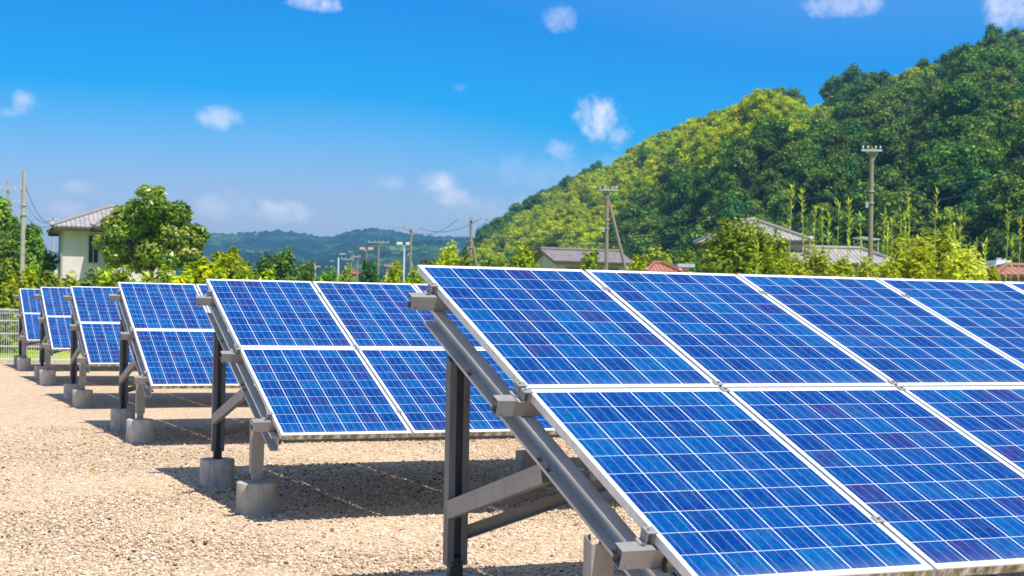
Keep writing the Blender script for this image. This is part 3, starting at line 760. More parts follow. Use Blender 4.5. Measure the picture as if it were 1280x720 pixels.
# ------------------------------------------------------------------ hills
def interp(px, tab): return np.interp(px, [a for a, b in tab], [b for a, b in tab])
SIL = [(540, 372), (575, 335), (590, 300), (605, 282), (620, 266), (640, 256), (660, 240), (700, 219), (730, 206), (760, 198), (780, 181), (820, 158), (860, 142), (900, 126), (940, 113), (985, 110), (1005, 124), (1030, 116), (1060, 102), (1090, 94), (1150, 72), (1200, 56), (1240, 36), (1280, 24), (1400, -10), (1600, -40), (1900, -30), (2200, 60)]
DR = [(540, 720), (600, 680), (750, 590), (900, 510), (1050, 460), (1280, 430), (1900, 430)]
DB = [(540, 520), (600, 420), (750, 290), (900, 215), (1100, 175), (1280, 165), (1900, 165)]
TH = 9.5
def hill_h(px, d):
    px = np.asarray(px, float); d = np.asarray(d, float)
    dr, db = interp(px, DR), interp(px, DB)
    hr = CAM[2] + (horizon(px)-interp(px, SIL))*dr/F - TH
    s = (d-db)/(dr-db)
    p = np.where(s < 1, np.clip(s, 0, 1)**0.92, 1-0.5*(np.clip(s, 1, 3)-1)**1.2)
    h = np.maximum(hr, 0)*p
    # a spur that comes forward on the right, with gullies beside it
    spur = np.exp(-((px-1010-(1-s)*-60)/170)**2)*np.sin(np.clip(s, 0, 1)*PI)*(1-np.clip(s, 0, 1))*14
    gul = (np.sin(px*0.021+s*2.2)*8.0 + np.sin(px*0.05-s*5)*3.5)*np.sin(np.clip(s, 0, 1)*PI)*(1-np.clip(s, 0, 1))
    return np.where(s < 0, -1.0, h + np.where(hr > 4, spur+gul, 0))
def pd_xy(px, d):
    px = np.asarray(px, float); d = np.asarray(d, float)
    dirx = FWD[0]+RIGHT[0]*(px-640)/F + UP[0]*(360-horizon(px))/F; diry = FWD[1]+RIGHT[1]*(px-640)/F + UP[1]*(360-horizon(px))/F
    return CAM[0]+d*dirx, CAM[1]+d*diry
def polar_hill(name, pxs, ts, hfun, dfun, m, jitter=0.0):
    PX, T = np.meshgrid(pxs, ts); D = dfun(PX, T); Z = hfun(PX, D)
    if jitter: Z = Z + RNG.normal(0, jitter, Z.shape)*(Z > 2)
    X, Y = pd_xy(PX, D)
    V = np.stack([X, Y, Z], -1).reshape(-1, 3); nx = len(pxs)-1; ny = len(ts)-1
    i = np.arange(ny)[:, None]*(nx+1)+np.arange(nx)[None, :]
    Fq = np.stack([i, i+1, i+nx+2, i+nx+1], -1).reshape(-1, 4)
    o = np_mesh(name, V, Fq, m, smooth=True); tag(o, kind='structure'); return o
hm, nt = mat('hill_undergrowth'); v = tco(nt)
c = ramp(nt, noise(nt, v, 0.25, 7, 0.7), [(0.3, (0.012, 0.03, 0.01)), (0.55, (0.035, 0.065, 0.015)), (0.75, (0.07, 0.10, 0.02))])
finish(nt, c, 0.95, 0, noise(nt, v, 0.8, 6), 1.0, 1.0, 0.1)
polar_hill('hill', np.linspace(540, 2200, 180), np.linspace(-0.06, 2.2, 60), hill_h, lambda px, t: interp(px, DB)+t*(interp(px, DR)-interp(px, DB)), hm)

# hill tree prototypes (one mesh each)
def proto(name, m, seed, r=3.0, h=9.0, n=2000, leaf=.30, k=10, conifer=False, flat=.75):
    if conifer:
        g = random.Random(seed); lob = []
        for i in range(8):
            t = i/7; z = h*(.22+.72*t); rr = r*(1.0-.85*t)*.95
            for q in range(4 if t < .7 else 1):
                a = q*PI/2+i*.8; e = rr*.5 if t < .7 else 0
                lob.append((math.cos(a)*e, math.sin(a)*e, z, max(.4, rr*.62), max(.4, rr*.62), h*.09))
    else: lob = lobes_round(r, r, h*.36, h*.62, k, seed, .42, flat, .15)
    o = crown(name, lob, n, leaf, m, seed, None, aspect=1.5, core=.74)
    C.objects.unlink(o); return o.data
PROT = [proto('hill_tree', L_YEL, 201), proto('hill_tree', L_YEL, 202, 3.4, 8.5), proto('hill_tree', L_MID, 203), proto('hill_tree', L_DARK, 204, 3.6, 9.5, 3000, flat=.6), proto('hill_tree', L_DARK, 205, 3.1, 9),
        proto('hill_tree', L_BLUE, 206, 3.2, 10), proto('hill_tree', L_OLIVE, 207, 3.3, 9), proto('hill_tree', L_BLUE, 208, 2.3, 11.5, 2600, .24, conifer=True), proto('hill_tree', L_LIME, 209, 3.0, 8.0)]
KN = ['yellow-green round', 'yellow-green broad', 'mid green round', 'dark broad-crowned', 'dark green round', 'blue-green tall', 'olive', 'blue-green conifer', 'bright lime']
DARKB = [(560, 400), (740, 335), (770, 282), (800, 268), (840, 236), (900, 206), (960, 172), (1030, 138), (1100, 112), (1180, 84), (1280, 62), (2200, 40)]
PROTOV = [np.array([v.co[:] for v in m.vertices]) for m in PROT]
def scatter():
    pts = []
    # world-space jittered grid
    X0, X1, Y0, Y1 = -60, 740, 120, 740; step = 5.0
    nx, ny = int((X1-X0)/step), int((Y1-Y0)/step)
    for i in range(nx):
        for j in range(ny):
            x = X0+(i+RNG.uniform(-.1, 1.1))*step; y = Y0+(j+RNG.uniform(-.1, 1.1))*step
            dx, dy = x-CAM[0], y-CAM[1]
            fwd = dx*sy_+dy*cy_; side = dx*cy_-dy*sy_
            if fwd < 100: continue
            px = 640+F*side/fwd; d = fwd/math.cos(PITCH)
            if px < 545 or px > 1750: continue
            dr, db = float(interp(px, DR)), float(interp(px, DB))
            if d < db+1 or d > dr+14: continue
            z = float(hill_h(px, d))
            if z < -.5: continue
            _, py, _ = project((x, y, z+6)); 
            pts.append((px, py, d, x, y, z, (d-db)/(dr-db)))
    return pts
pts = scatter()
items = []
for (px, py, d, x, y, z, s) in pts:
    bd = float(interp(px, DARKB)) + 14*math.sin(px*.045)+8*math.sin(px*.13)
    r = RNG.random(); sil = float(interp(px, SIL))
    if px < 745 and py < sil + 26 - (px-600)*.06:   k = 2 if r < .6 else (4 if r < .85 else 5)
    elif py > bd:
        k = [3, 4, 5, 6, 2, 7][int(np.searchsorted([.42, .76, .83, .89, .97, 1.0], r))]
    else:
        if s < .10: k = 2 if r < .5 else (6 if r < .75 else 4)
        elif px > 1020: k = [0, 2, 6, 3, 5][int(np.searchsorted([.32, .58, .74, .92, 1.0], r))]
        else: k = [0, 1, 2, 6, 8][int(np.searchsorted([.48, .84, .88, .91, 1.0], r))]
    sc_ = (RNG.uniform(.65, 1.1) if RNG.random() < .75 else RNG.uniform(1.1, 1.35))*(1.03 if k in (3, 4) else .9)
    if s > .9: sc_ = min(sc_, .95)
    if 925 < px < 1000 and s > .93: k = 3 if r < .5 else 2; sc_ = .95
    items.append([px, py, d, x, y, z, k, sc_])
# taller dark trees breaking the skyline
for px, yt, dd, kk, sc_ in ((1036, 92, 462, 5, 1.3), (1047, 86, 462, 3, 1.35), (1060, 80, 460, 5, 1.5), (1073, 84, 458, 5, 1.3), (1086, 82, 456, 3, 1.35), (1096, 88, 455, 5, 1.1), (940, 111, 492, 3, 1.1), (956, 105, 490, 3, 1.25), (971, 100, 488, 2, 1.3), (986, 103, 487, 3, 1.3), (996, 112, 486, 2, 1.0), (743, 199, 594, 5, 1.2), (1238, 26, 430, 5, 1.2), (1150, 64, 440, 2, 1.2)):
    x, y = pd_xy(px, dd); hh = 9.8*sc_; z = zat(px, yt, dd)-hh
    items.append([px, yt, dd, float(x), float(y), z, kk, sc_])
inview = [t for t in items if -10 < t[0] < 1290 and t[1] < 345]
inview.sort(key=lambda t: t[2]/t[7]); near = inview[:290]; nid = {id(t) for t in near}
far = [t for t in items if id(t) not in nid]
def place_word(px, py):
    hz = 'far right edge' if px > 1190 else 'above the tall pole' if px > 1060 else 'above the large house' if px > 940 else 'above the rounded olive tree' if px > 850 else 'above the flat red roof' if px > 790 else 'above the grey gabled house' if px > 680 else 'at the left end'
    vz = 'at the hill foot' if py > 270 else 'on the lower slope' if py > 215 else 'on the middle slope' if py > 140 else 'near the hill crest'
    return f'{vz}, {hz}'
cnt = {}
PN = {}
for t in sorted(near, key=lambda t: t[0]):
    k = t[6]; key = (k, place_word(t[0], t[1])); cnt.setdefault(key, []).append(t)
for key, ts in cnt.items():
    for i, t in enumerate(ts):
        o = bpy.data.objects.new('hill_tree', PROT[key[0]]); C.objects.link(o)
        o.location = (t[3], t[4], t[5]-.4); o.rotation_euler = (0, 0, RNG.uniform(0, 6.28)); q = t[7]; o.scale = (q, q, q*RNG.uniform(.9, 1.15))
        lab = f'{KN[key[0]]} tree {key[1]}'
        tag(o, lab, 'tree', 'trees covering the near hillside, ' + lab if len(ts) > 1 else 'trees covering the near hillside')
# remaining trees: one mass
def forest(items):
    bins = {}
    for t in items: bins.setdefault(t[6], []).append(t)
    # one node tree: points carry kind, spin and size; the tree meshes are picked by kind
    me = bpy.data.meshes.new('hillside_forest')
    n = len(items); me.vertices.add(n)
    me.vertices.foreach_set('co', np.array([[t[3], t[4], t[5]-.4] for t in items], np.float32).ravel())
    a = me.attributes.new('tree_kind', 'INT', 'POINT'); a.data.foreach_set('value', np.array([t[6] for t in items], np.int32))
    a = me.attributes.new('size', 'FLOAT', 'POINT'); a.data.foreach_set('value', np.array([t[7] for t in items], np.float32))
    a = me.attributes.new('spin', 'FLOAT', 'POINT'); a.data.foreach_set('value', RNG.uniform(0, 6.28, n).astype(np.float32))
    o = bpy.data.objects.new('hillside_forest', me); C.objects.link(o)
    # the first individual of each kind supplies its geometry
    src = []
    for k in range(len(PROT)):
        s = next((x for x in C.objects if x.type == 'MESH' and x.data == PROT[k]), None)
        if s is None:
            t = next(t for t in items if t[6] == k) if any(t[6] == k for t in items) else None
            if t is None: src.append(src[-1] if src else None); continue
            s = bpy.data.objects.new('hill_tree', PROT[k]); C.objects.link(s); s.location = (t[3], t[4], t[5]-.4)
            tag(s, f'{KN[k]} tree {place_word(t[0], t[1])}, among yellow-green crowns', 'tree', 'trees covering the near hillside')
        src.append(s)
    ng = bpy.data.node_groups.new('forest', 'GeometryNodeTree')
    ng.interface.new_socket('Geometry', in_out='INPUT', socket_type='NodeSocketGeometry'); ng.interface.new_socket('Geometry', in_out='OUTPUT', socket_type='NodeSocketGeometry')
    gi, go = ng.nodes.new('NodeGroupInput'), ng.nodes.new('NodeGroupOutput')
    jn = ng.nodes.new('GeometryNodeJoinGeometry')
    def attr(nm, ty):
        q = ng.nodes.new('GeometryNodeInputNamedAttribute'); q.data_type = ty; q.inputs['Name'].default_value = nm; return q.outputs[0]
    kind, size, spin = attr('tree_kind', 'INT'), attr('size', 'FLOAT'), attr('spin', 'FLOAT')
    cx = ng.nodes.new('ShaderNodeCombineXYZ'); ng.links.new(spin, cx.inputs[2])
    for k, s in enumerate(src):
        if s is None: continue
        oi = ng.nodes.new('GeometryNodeObjectInfo'); oi.inputs[0].default_value = s; oi.transform_space = 'ORIGINAL'
        oi.inputs['As Instance'].default_value = True
        ip = ng.nodes.new('GeometryNodeInstanceOnPoints'); cmp_ = ng.nodes.new('FunctionNodeCompare'); cmp_.data_type = 'INT'; cmp_.operation = 'EQUAL'
        ng.links.new(kind, cmp_.inputs[2]); cmp_.inputs[3].default_value = k
        ng.links.new(gi.outputs[0], ip.inputs['Points']); ng.links.new(cmp_.outputs[0], ip.inputs['Selection']); ng.links.new(oi.outputs['Geometry'], ip.inputs['Instance'])
        ng.links.new(cx.outputs[0], ip.inputs['Rotation']); ng.links.new(size, ip.inputs['Scale']); ng.links.new(ip.outputs[0], jn.inputs[0])
    ng.links.new(jn.outputs[0], go.inputs[0])
    md = o.modifiers.new('forest', 'NODES'); md.node_group = ng
    tag(o, 'mass of green and yellow-green tree crowns covering the upper hillside', 'forest', kind='stuff')
forest(far)
print('trees', len(items), 'near', len(near), 'far', len(far))

# far blue ranges
FS = [(-500, 300), (-200, 305), (0, 310), (60, 318), (150, 300), (230, 294), (262, 291), (290, 292), (300, 290), (330, 290), (345, 288), (370, 291), (400, 296), (415, 296), (432, 289), (450, 287), (468, 286), (485, 287), (500, 291), (520, 293), (545, 296), (580, 296), (620, 298), (700, 300), (900, 310), (1400, 330), (2000, 340)]
def wob(px, s): return np.sin(px*.031+s*3)*.5+np.sin(px*.083-s*7)*.3+np.sin(px*.19+s*13)*.2
def far_h(px, d):
    dr = 2500; s = (d-1300)/(dr-1300)
    hr = CAM[2] + (horizon(px)-interp(px, FS))*dr/F
    p = np.where(s < 1, np.clip(s, 0, 1)**.85, 1-.6*(np.clip(s, 1, 3)-1))
    return np.where(s < 0, -3, hr*p + wob(px, s)*9*np.sin(np.clip(s, 0, 1)*PI) )
FS2 = [(-400, 345), (200, 340), (262, 330), (290, 318), (320, 316), (345, 322), (390, 328), (430, 312), (460, 302), (500, 300), (540, 300), (570, 306), (600, 316), (640, 340), (700, 360), (2000, 370)]
def far2_h(px, d):
    dr = 1500; s = (d-900)/(dr-900)
    hr = CAM[2] + (horizon(px)-interp(px, FS2))*dr/F
    p = np.where(s < 1, np.clip(s, 0, 1)**.8, 1-.8*(np.clip(s, 1, 3)-1))
    return np.where(s < 0, -3, hr*p + wob(px*1.3, s)*5*np.sin(np.clip(s, 0, 1)*PI))
hm2, nt = mat('far_forest'); v = tco(nt)
c = ramp(nt, noise(nt, v, 0.012, 8, 0.72), [(0.38, (0.004, 0.030, 0.035)), (0.5, (0.015, 0.065, 0.05)), (0.58, (0.06, 0.14, 0.06)), (0.68, (0.24, 0.34, 0.12))])
finish(nt, c, 0.95, 0, noise(nt, v, 0.06, 7, .7), 1.0, 14.0, 0.1)
polar_hill('far_hills', np.linspace(-500, 2000, 900), np.linspace(0, 1.6, 90), far_h, lambda px, t: 1300+t*1200, hm2, 1.6)
polar_hill('lower_far_hills', np.linspace(-400, 2000, 900), np.linspace(0, 1.6, 90), far2_h, lambda px, t: 900+t*600, hm2, 1.0)

# ------------------------------------------------------------------ houses
def uvq(bm, pts, uv):
    lay = bm.loops.layers.uv.verify(); vs = [bm.verts.new(p) for p in pts]; f = bm.faces.new(vs)
    e = (Vector(pts[1])-Vector(pts[0])).normalized(); nn = f.normal if f.normal.length else Vector((0, 0, 1))
    f.normal_update(); w = f.normal.cross(e)
    for l in f.loops:
        q = l.vert.co-Vector(pts[0]); l[lay].uv = (q.dot(e), q.dot(w))
    return f
def roof_hip(parent, x0, x1, y0, y1, ze, zr, inset, m=TILE, gable=False, name='roof', th=.16, ridge=True):
    bm = bmesh.new(); ym = (y0+y1)/2; a, b = (x0, x1) if gable else (x0+inset, x1-inset)
    for dz in (0,):
        uvq(bm, [(x0, y0, ze), (x1, y0, ze), (b, ym, zr), (a, ym, zr)], 0); uvq(bm, [(x1, y1, ze), (x0, y1, ze), (a, ym, zr), (b, ym, zr)], 0)
        if not gable:
            uvq(bm, [(x0, y1, ze), (x0, y0, ze), (a, ym, zr)], 0); uvq(bm, [(x1, y0, ze), (x1, y1, ze), (b, ym, zr)], 0)
    me = bpy.data.meshes.new(name); bm.to_mesh(me); bm.free(); me.materials.append(m)
    o = bpy.data.objects.new(name, me); C.objects.link(o); o.parent = parent
    sd = o.modifiers.new('s', 'SOLIDIFY'); sd.thickness = th; sd.offset = -1
    bm = bmesh.new()
    L = [((a, ym, zr+.05), (b, ym, zr+.05))]
    if not gable: L += [((x0, y0, ze+.05), (a, ym, zr+.05)), ((x1, y0, ze+.05), (b, ym, zr+.05)), ((x0, y1, ze+.05), (a, ym, zr+.05)), ((x1, y1, ze+.05), (b, ym, zr+.05))]
    for p, q in L: cyl(bm, p, q, .12, seg=8)
    for p, q in L[1:3]:
        cyl(bm, Vector(p)+Vector((0, 0, 0)), Vector(p)+Vector((0, -.12, .10)), .15, .15, 8)
    mesh_obj('ridge_tiles', bm, m if not m.name.startswith('red') else m, o)
    bm = bmesh.new()
    box(bm, x0+.05, x1-.05, y0+.02, y0+.08, ze-.28, ze-.10); box(bm, x0+.05, x1-.05, y1-.08, y1-.02, ze-.28, ze-.10)
    if not gable: box(bm, x0+.02, x0+.08, y0+.085, y1-.085, ze-.28, ze-.10); box(bm, x1-.08, x1-.02, y0+.085, y1-.085, ze-.28, ze-.10)
    mesh_obj('fascia', bm, TIMBER, o)
    return o
def window(parent, x, z, w, h, y, axis='y', m=GLASSM, frame_m=None):
    bm = bmesh.new(); t = .05
    def bx(a0, a1, z0, z1, d0, d1):
        if axis == 'y': box(bm, a0, a1, y-d1, y-d0, z0, z1)
        else: box(bm, y-d1, y-d0, a0, a1, z0, z1)
    bx(x-w/2, x-w/2+t, z, z+h, .0, .06); bx(x+w/2-t, x+w/2, z, z+h, .0, .06); bx(x-w/2+t, x+w/2-t, z, z+t, .0, .06); bx(x-w/2+t, x+w/2-t, z+h-t, z+h, .0, .06); bx(x-t/2, x+t/2, z+t, z+h-t, .0, .055)
    wo = mesh_obj('window', bm, frame_m or ARMM, parent)
    bm = bmesh.new(); bx(x-w/2+t, x+w/2-t, z+t, z+h-t, .0, .02); mesh_obj('pane', bm, m, wo)
def house(name, px, d, rz, label):
    x, y = ground_at(px, d); root = empty(name, (x, y, 0), -YAW+rz); tag(root, label, 'house'); return root
# left house: origin at its left front corner (px 76)
h = house('tiled_house', 77, 86, .34, 'pale plaster house with grey tiled hip roof, partly behind the broadleaf tree')
ze = zat(76, 283, 86)
bm = bmesh.new(); box(bm, 0, 6.6, .0, 7, 0, ze-.12); mesh_obj('wall', bm, CREAM, h)
bm = bmesh.new(); box(bm, 2.42, 6.0, -2.2, -.003, 0, ze-.14); mesh_obj('wall', bm, CREAM, h)
roof_hip(h, -.65, 7.3, -.75, 7.7, ze, ze+1.45, 3.5)
roof_hip(h, 1.55, 6.7, -2.9, 3.4, ze-.02, ze+1.2, 2.2)
window(h, 1.75, ze-2.15, .62, 1.7, 0.0)
window(h, 4.6, ze-2.1, 1.6, 1.2, -2.2)
bm = bmesh.new(); cyl(bm, (-.07, -.06, 0), (-.07, -.06, ze-.3), .045, seg=8); mesh_obj('downpipe', bm, ARMM, h)
bm = bmesh.new(); box(bm, 2.85, 3.15, -2.32, -2.203, ze-2.55, ze-1.95); mesh_obj('meter_box', bm, WHITEP, h)
bm = bmesh.new(); box(bm, 2.40, 2.52, -2.26, -2.204, 0, ze-.3); mesh_obj('corner_post', bm, TIMBER, h)
# grey gabled house
h = house('gabled_house', 694, 112, .36, 'low house with brown-grey gabled roof behind a wooden pole and its strut')
ze = zat(740, 326, 112); zr = zat(730, 311, 112)
bm = bmesh.new(); box(bm, 0, 6.0, 0, 4.2, 0, ze-.1)
w0 = [bm.verts.new(p) for p in ((0.003, 0.02, ze-.1), (.003, 4.18, ze-.1), (.003, 2.1, zr-.16))]; bm.faces.new(w0)
mesh_obj('wall', bm, CREAM, h)
roof_hip(h, -.5, 6.4, -.75, 4.95, ze-.05, zr, 0, TILEB, gable=True)
bm = bmesh.new()
for s in (0, 1):
    yy = -.8 if s == 0 else 5.0
    tube(bm, [(-.53, yy, ze-.16), (-.53, 2.1, zr-.12)], .09, 4)
mesh_obj('bargeboard', bm, TIMBER, h)
window(h, 1.6, ze-1.5, 1.5, 1.0, 0.0); window(h, 4.6, ze-1.5, 1.5, 1.0, 0.0)
# flat red roof
h = house('red_roofed_shed', 808, 98, .1, 'low shed with faded red roof and a pale end, right of the wooden pole')
ze = zat(835, 337, 98); zr = zat(850, 327, 98)
bm = bmesh.new(); box(bm, 0, 3.1, 0, 3, 0, ze-.1); mesh_obj('wall', bm, CREAM, h)
roof_hip(h, -.1, 2.2, -.4, 3.6, ze-.12, zr-.08, 0.9, TILER)
bm = bmesh.new(); box(bm, 2.15, 3.35, .2, 2.6, zr-.35, zr-.12); mesh_obj('metal_roof', bm, PALEM, h)
bm = bmesh.new(); box(bm, 2.5, 2.9, -.02, .35, ze-.4, zr-.36); mesh_obj('chimney', bm, TILER, h)
# large tiled house
h = house('large_tiled_house', 945, 84, .10, 'large house with grey tiled upper and long lower roofs before the dark hill')
zp = zat(953, 270, 84); z2 = zat(1028, 299, 84); z3 = zat(1035, 308, 84); z4 = zat(1110, 329, 84)
bm = bmesh.new(); box(bm, -.5, 3.2, 1.6, 6.6, 0, z2-.1); mesh_obj('wall', bm, CREAM, h)
roof_hip(h, -2.0, 3.5, .9, 7.3, z2, zp, 2.55)
bm = bmesh.new(); box(bm, -.3, 7.5, 0.2, 7.5, 0, z4-.1); mesh_obj('wall', bm, CREAM, h)
roof_hip(h, -.9, 8.5, -.5, 4.6, z4, z3, 1.6)
window(h, 1.6, z3+.02, 1.6, .42, 1.6); window(h, 3.2, z4-1.6, 1.8, 1.2, .2); window(h, 5.9, z4-1.6, 1.5, 1.2, .2)
# pale lean-to behind the pole
h = house('metal_canopy', 1062, 92, .1, 'thin pale metal canopy edge just left of the tall pole')
zz = zat(1075, 296, 92)
bm = bmesh.new(); box(bm, 0, 1.3, 0, 1.6, zz, zz+.07, Matrix.Rotation(.10, 4, 'Y')); mesh_obj('roof_sheet', bm, PALEM, h)
bm = bmesh.new()
for x in (.1, 1.2):
    for y in (.1, 1.5): box(bm, x-.03+zz*.1, x+.03+zz*.1, y-.03, y+.03, 0, zz-.12)
mesh_obj('support', bm, ARMM, h)
# red roof house, right edge
h = house('red_roofed_house', 1246, 62, -.1, 'small house with bright red roof at the far right edge')
ze = zat(1250, 343, 62); zr = zat(1265, 331, 62)
bm = bmesh.new(); box(bm, .2, 5.5, .2, 4, 0, ze-.1); mesh_obj('wall', bm, CREAM, h)
roof_hip(h, -.15, 6, -.3, 4.4, ze, zr, 1.0, TILER)
window(h, 1.8, ze-1.3, 1.2, .9, .2)
h = house('white_shed', 1238, 70, 0, 'white and grey flat-roofed outbuilding behind the red roof at far right')
z5 = zat(1250, 325, 70)
bm = bmesh.new(); box(bm, .25, .95, 0, 2, 0, z5); mesh_obj('wall', bm, WHITEP, h)
bm = bmesh.new(); box(bm, 0, 1.15, -.3, 2.2, z5-.34, z5-.2); mesh_obj('roof_slab', bm, PALEM, h)
bm = bmesh.new(); box(bm, .4, .6, .3, .5, z5, z5+.12); box(bm, .7, .85, .3, .5, z5, z5+.08); mesh_obj('vent', bm, ARMM, h)
# small roofs in the distance
def tiny_house(px, yr, w, d, label, m, wm=CREAM):
    h = house('distant_house', px, d, .1, label); s = d/F; W = w*s; zr = zat(px, yr, d)
    h['group'] = 'small houses in the distance'
    bm = bmesh.new(); box(bm, 0, W, 0, W*.8, 0, zr-W*.2); mesh_obj('wall', bm, wm, h)
    roof_hip(h, -.3, W+.3, -.3, W*.8+.3, zr-W*.18, zr, W*.28, m)
tiny_house(431, 339, 16, 190, 'small pinkish roofed house among the thin poles', TILER)
tiny_house(482, 331, 12, 230, 'small pale house between trees right of the curved-arm pole', TILEB)
tiny_house(62, 325, 12, 170, 'pale distant house seen left of the tiled house', TILE, WHITEP)
def far_building(px, py, w, d, hfun, label):
    x, y = pd_xy(px, d); z = float(hfun(np.array(px), np.array(d))); W = w*d/F
    r = empty('hillside_building', (float(x), float(y), z), -YAW); tag(r, label, 'building', 'pale buildings on the far hills')
    bm = bmesh.new(); box(bm, -W/2, W/2, 0, W*.6, -6, W*.28); mesh_obj('wall', bm, WHITEP if px != 425 else CREAM, r)
    roof_hip(r, -W/2-1, W/2+1, -1, W*.6+1, W*.28, W*.5, W*.25, TILE)
far_building(427, 310, 7, 1340, far2_h, 'largest pale building on the blue hill behind the poles')
far_building(414, 314, 4, 1320, far2_h, 'small pale building left of the largest one on the blue hill')
far_building(437, 309, 4, 1380, far2_h, 'small pale building right of the largest one on the blue hill')
far_building(318, 295, 4, 2350, far_h, 'tiny white building high on the far left range')

# ------------------------------------------------------------------ poles and wires
def pole(px, ytop, d, r, label, m=POLEC, arms=(), strut=None, fittings=True, steps=False, group='utility poles', rz=0.0, ins=True):
    x, y = ground_at(px, d); zt = zat(px, ytop, d)
    root = empty('utility_pole', (x, y, 0), -YAW+rz); tag(root, label, 'utility pole', group)
    bm = bmesh.new(); cyl(bm, (0, 0, -.3), (0, 0, zt), r*1.12, r*.78, 16); mesh_obj('pole', bm, m, root, smooth=False)
    for (dz, half, off) in arms:
        bm = bmesh.new(); box(bm, -half+off, half+off, -r-.09, -r-.01, zt-dz-.05, zt-dz+.05); am = mesh_obj('cross_arm', bm, ARMM, root)
        if ins:
            for q in (-half+.08, -half*.35, half*.4, half-.08):
                bm = bmesh.new(); cyl(bm, (q+off, -r-.05, zt-dz+.05), (q+off, -r-.05, zt-dz+.13), .02, seg=6); cyl(bm, (q+off, -r-.05, zt-dz+.13), (q+off, -r-.05, zt-dz+.22), .05, .035, 8)
                mesh_obj('insulator', bm, WHITEP, am)
        bm = bmesh.new(); tube(bm, [(off*.2+half*.55, -r-.05, zt-dz-.06), (0, -r-.02, zt-dz-.55)], .018, 5); mesh_obj('arm_stay', bm, ARMM, am)
    if fittings:
        for i, z in enumerate((zt*.78, zt*.72, zt*.35)):
            bm = bmesh.new(); cyl(bm, (0, 0, z), (0, 0, z+.07), r*1.22, seg=14); mesh_obj('band', bm, ARMM, root)
        bm = bmesh.new(); box(bm, -r*1.2-.12, -r*1.2+.02, -.06, .06, zt*.70, zt*.70+.28); mesh_obj('switch_box', bm, ARMM, root)
    if strut:
        (dx, zfrac) = strut
        bm = bmesh.new(); cyl(bm, (dx, .3, -.2), (.05, .02, zt*zfrac), r*1.0, r*.75, 12); mesh_obj('strut', bm, m, root)
    return root, Vector((x, y, zt))
def wire(a, b, sag, r, label, n=20):
    a, b = Vector(a), Vector(b); pts = []
    for i in range(n+1):
        t = i/n; p = a.lerp(b, t); p.z -= sag*4*t*(1-t); pts.append(p)
    bm = bmesh.new(); tube(bm, pts, r, 5); tag(mesh_obj('overhead_wire', bm, WIRE), label, 'wire', 'overhead wires')
_, pA = pole(27, 213, 74, .125, 'bare concrete pole rising behind the farthest arrays at left')
_, pB = pole(7, 226, 125, .12, 'distant pole with two cross arms above the left edge trees', arms=((.75, 1.0, .3), (1.9, .8, .3)))
_, pC = pole(65, 272, 120, .10, 'slim pole just left of the tiled house', arms=((.3, .5, 0),), fittings=False)
_, pD = pole(587, 272, 125, .14, 'wired pole with wide cross arm left of the wooded hill', POLEB, arms=((.15, 1.15, 0),), strut=(1.7, .80))
_, pE = pole(512, 285, 145, .14, 'pole with strut ending the pair of sagging wires', POLEB, arms=((.1, .9, -.1),), strut=(1.6, .65))
_, pF = pole(757, 235, 92, .125, 'wooden pole with cross arm and long strut before the grey gabled house', POLEB, arms=((.12, .62, .05),), strut=(2.4, .93))
_, pG = pole(1087, 185, 70, .125, 'tallest pole with white insulators in front of the dark hill', POLEB, arms=((.12, .50, -.05),))
_, pH = pole(472, 300, 180, .14, 'pole with wide pale arm against the blue hill', POLEB, arms=((.3, 1.3, 0),), fittings=False)
_, pI = pole(438, 322, 175, .11, 'thin reddish pole, left of a similar pair', POLEB, arms=((.2, .8, -.4),), fittings=False)
_, pJ = pole(446, 320, 185, .11, 'thin reddish pole, right of a similar pair', POLEB, arms=((.1, .6, -.2),), fittings=False)
_, pK = pole(422, 322, 200, .14, 'plain short white pole left of the reddish pair', WHITEP, fittings=False)
def lamp_post(px, ytop, d, label, m, twin=True, shade=WHITEP):
    x, y = ground_at(px, d); zt = zat(px, ytop, d); root = empty('lamp_post', (x, y, 0), -YAW); tag(root, label, 'lamp post', 'lamp posts in the middle distance')
    bm = bmesh.new(); cyl(bm, (0, 0, -.2), (0, 0, zt), .12, .09, 12); mesh_obj('pole', bm, m, root)
    bm = bmesh.new(); box(bm, -.55, .55, -.04, .04, zt-.06, zt+.06); mesh_obj('cross_arm', bm, ARMM, root)
    for s in ((-.5, .45) if twin else (-.3,)):
        bm = bmesh.new(); box(bm, s-.32, s+.32, -.25, .25, zt+.02, zt+.34); lh = mesh_obj('lamp_head', bm, shade, root)
        bv = lh.modifiers.new('b', 'BEVEL'); bv.width = .08; bv.segments = 2
lamp_post(504, 307, 150, 'white lamp post with two white heads near the wooden pole', WHITEP)
lamp_post(457, 313, 170, 'brown lamp post with pinkish heads left of the curved-arm pole', POLEB, True, PINK)
lamp_post(393, 333, 150, 'short lamp post with one pinkish head before the round trees', WHITEP, False, PINK)
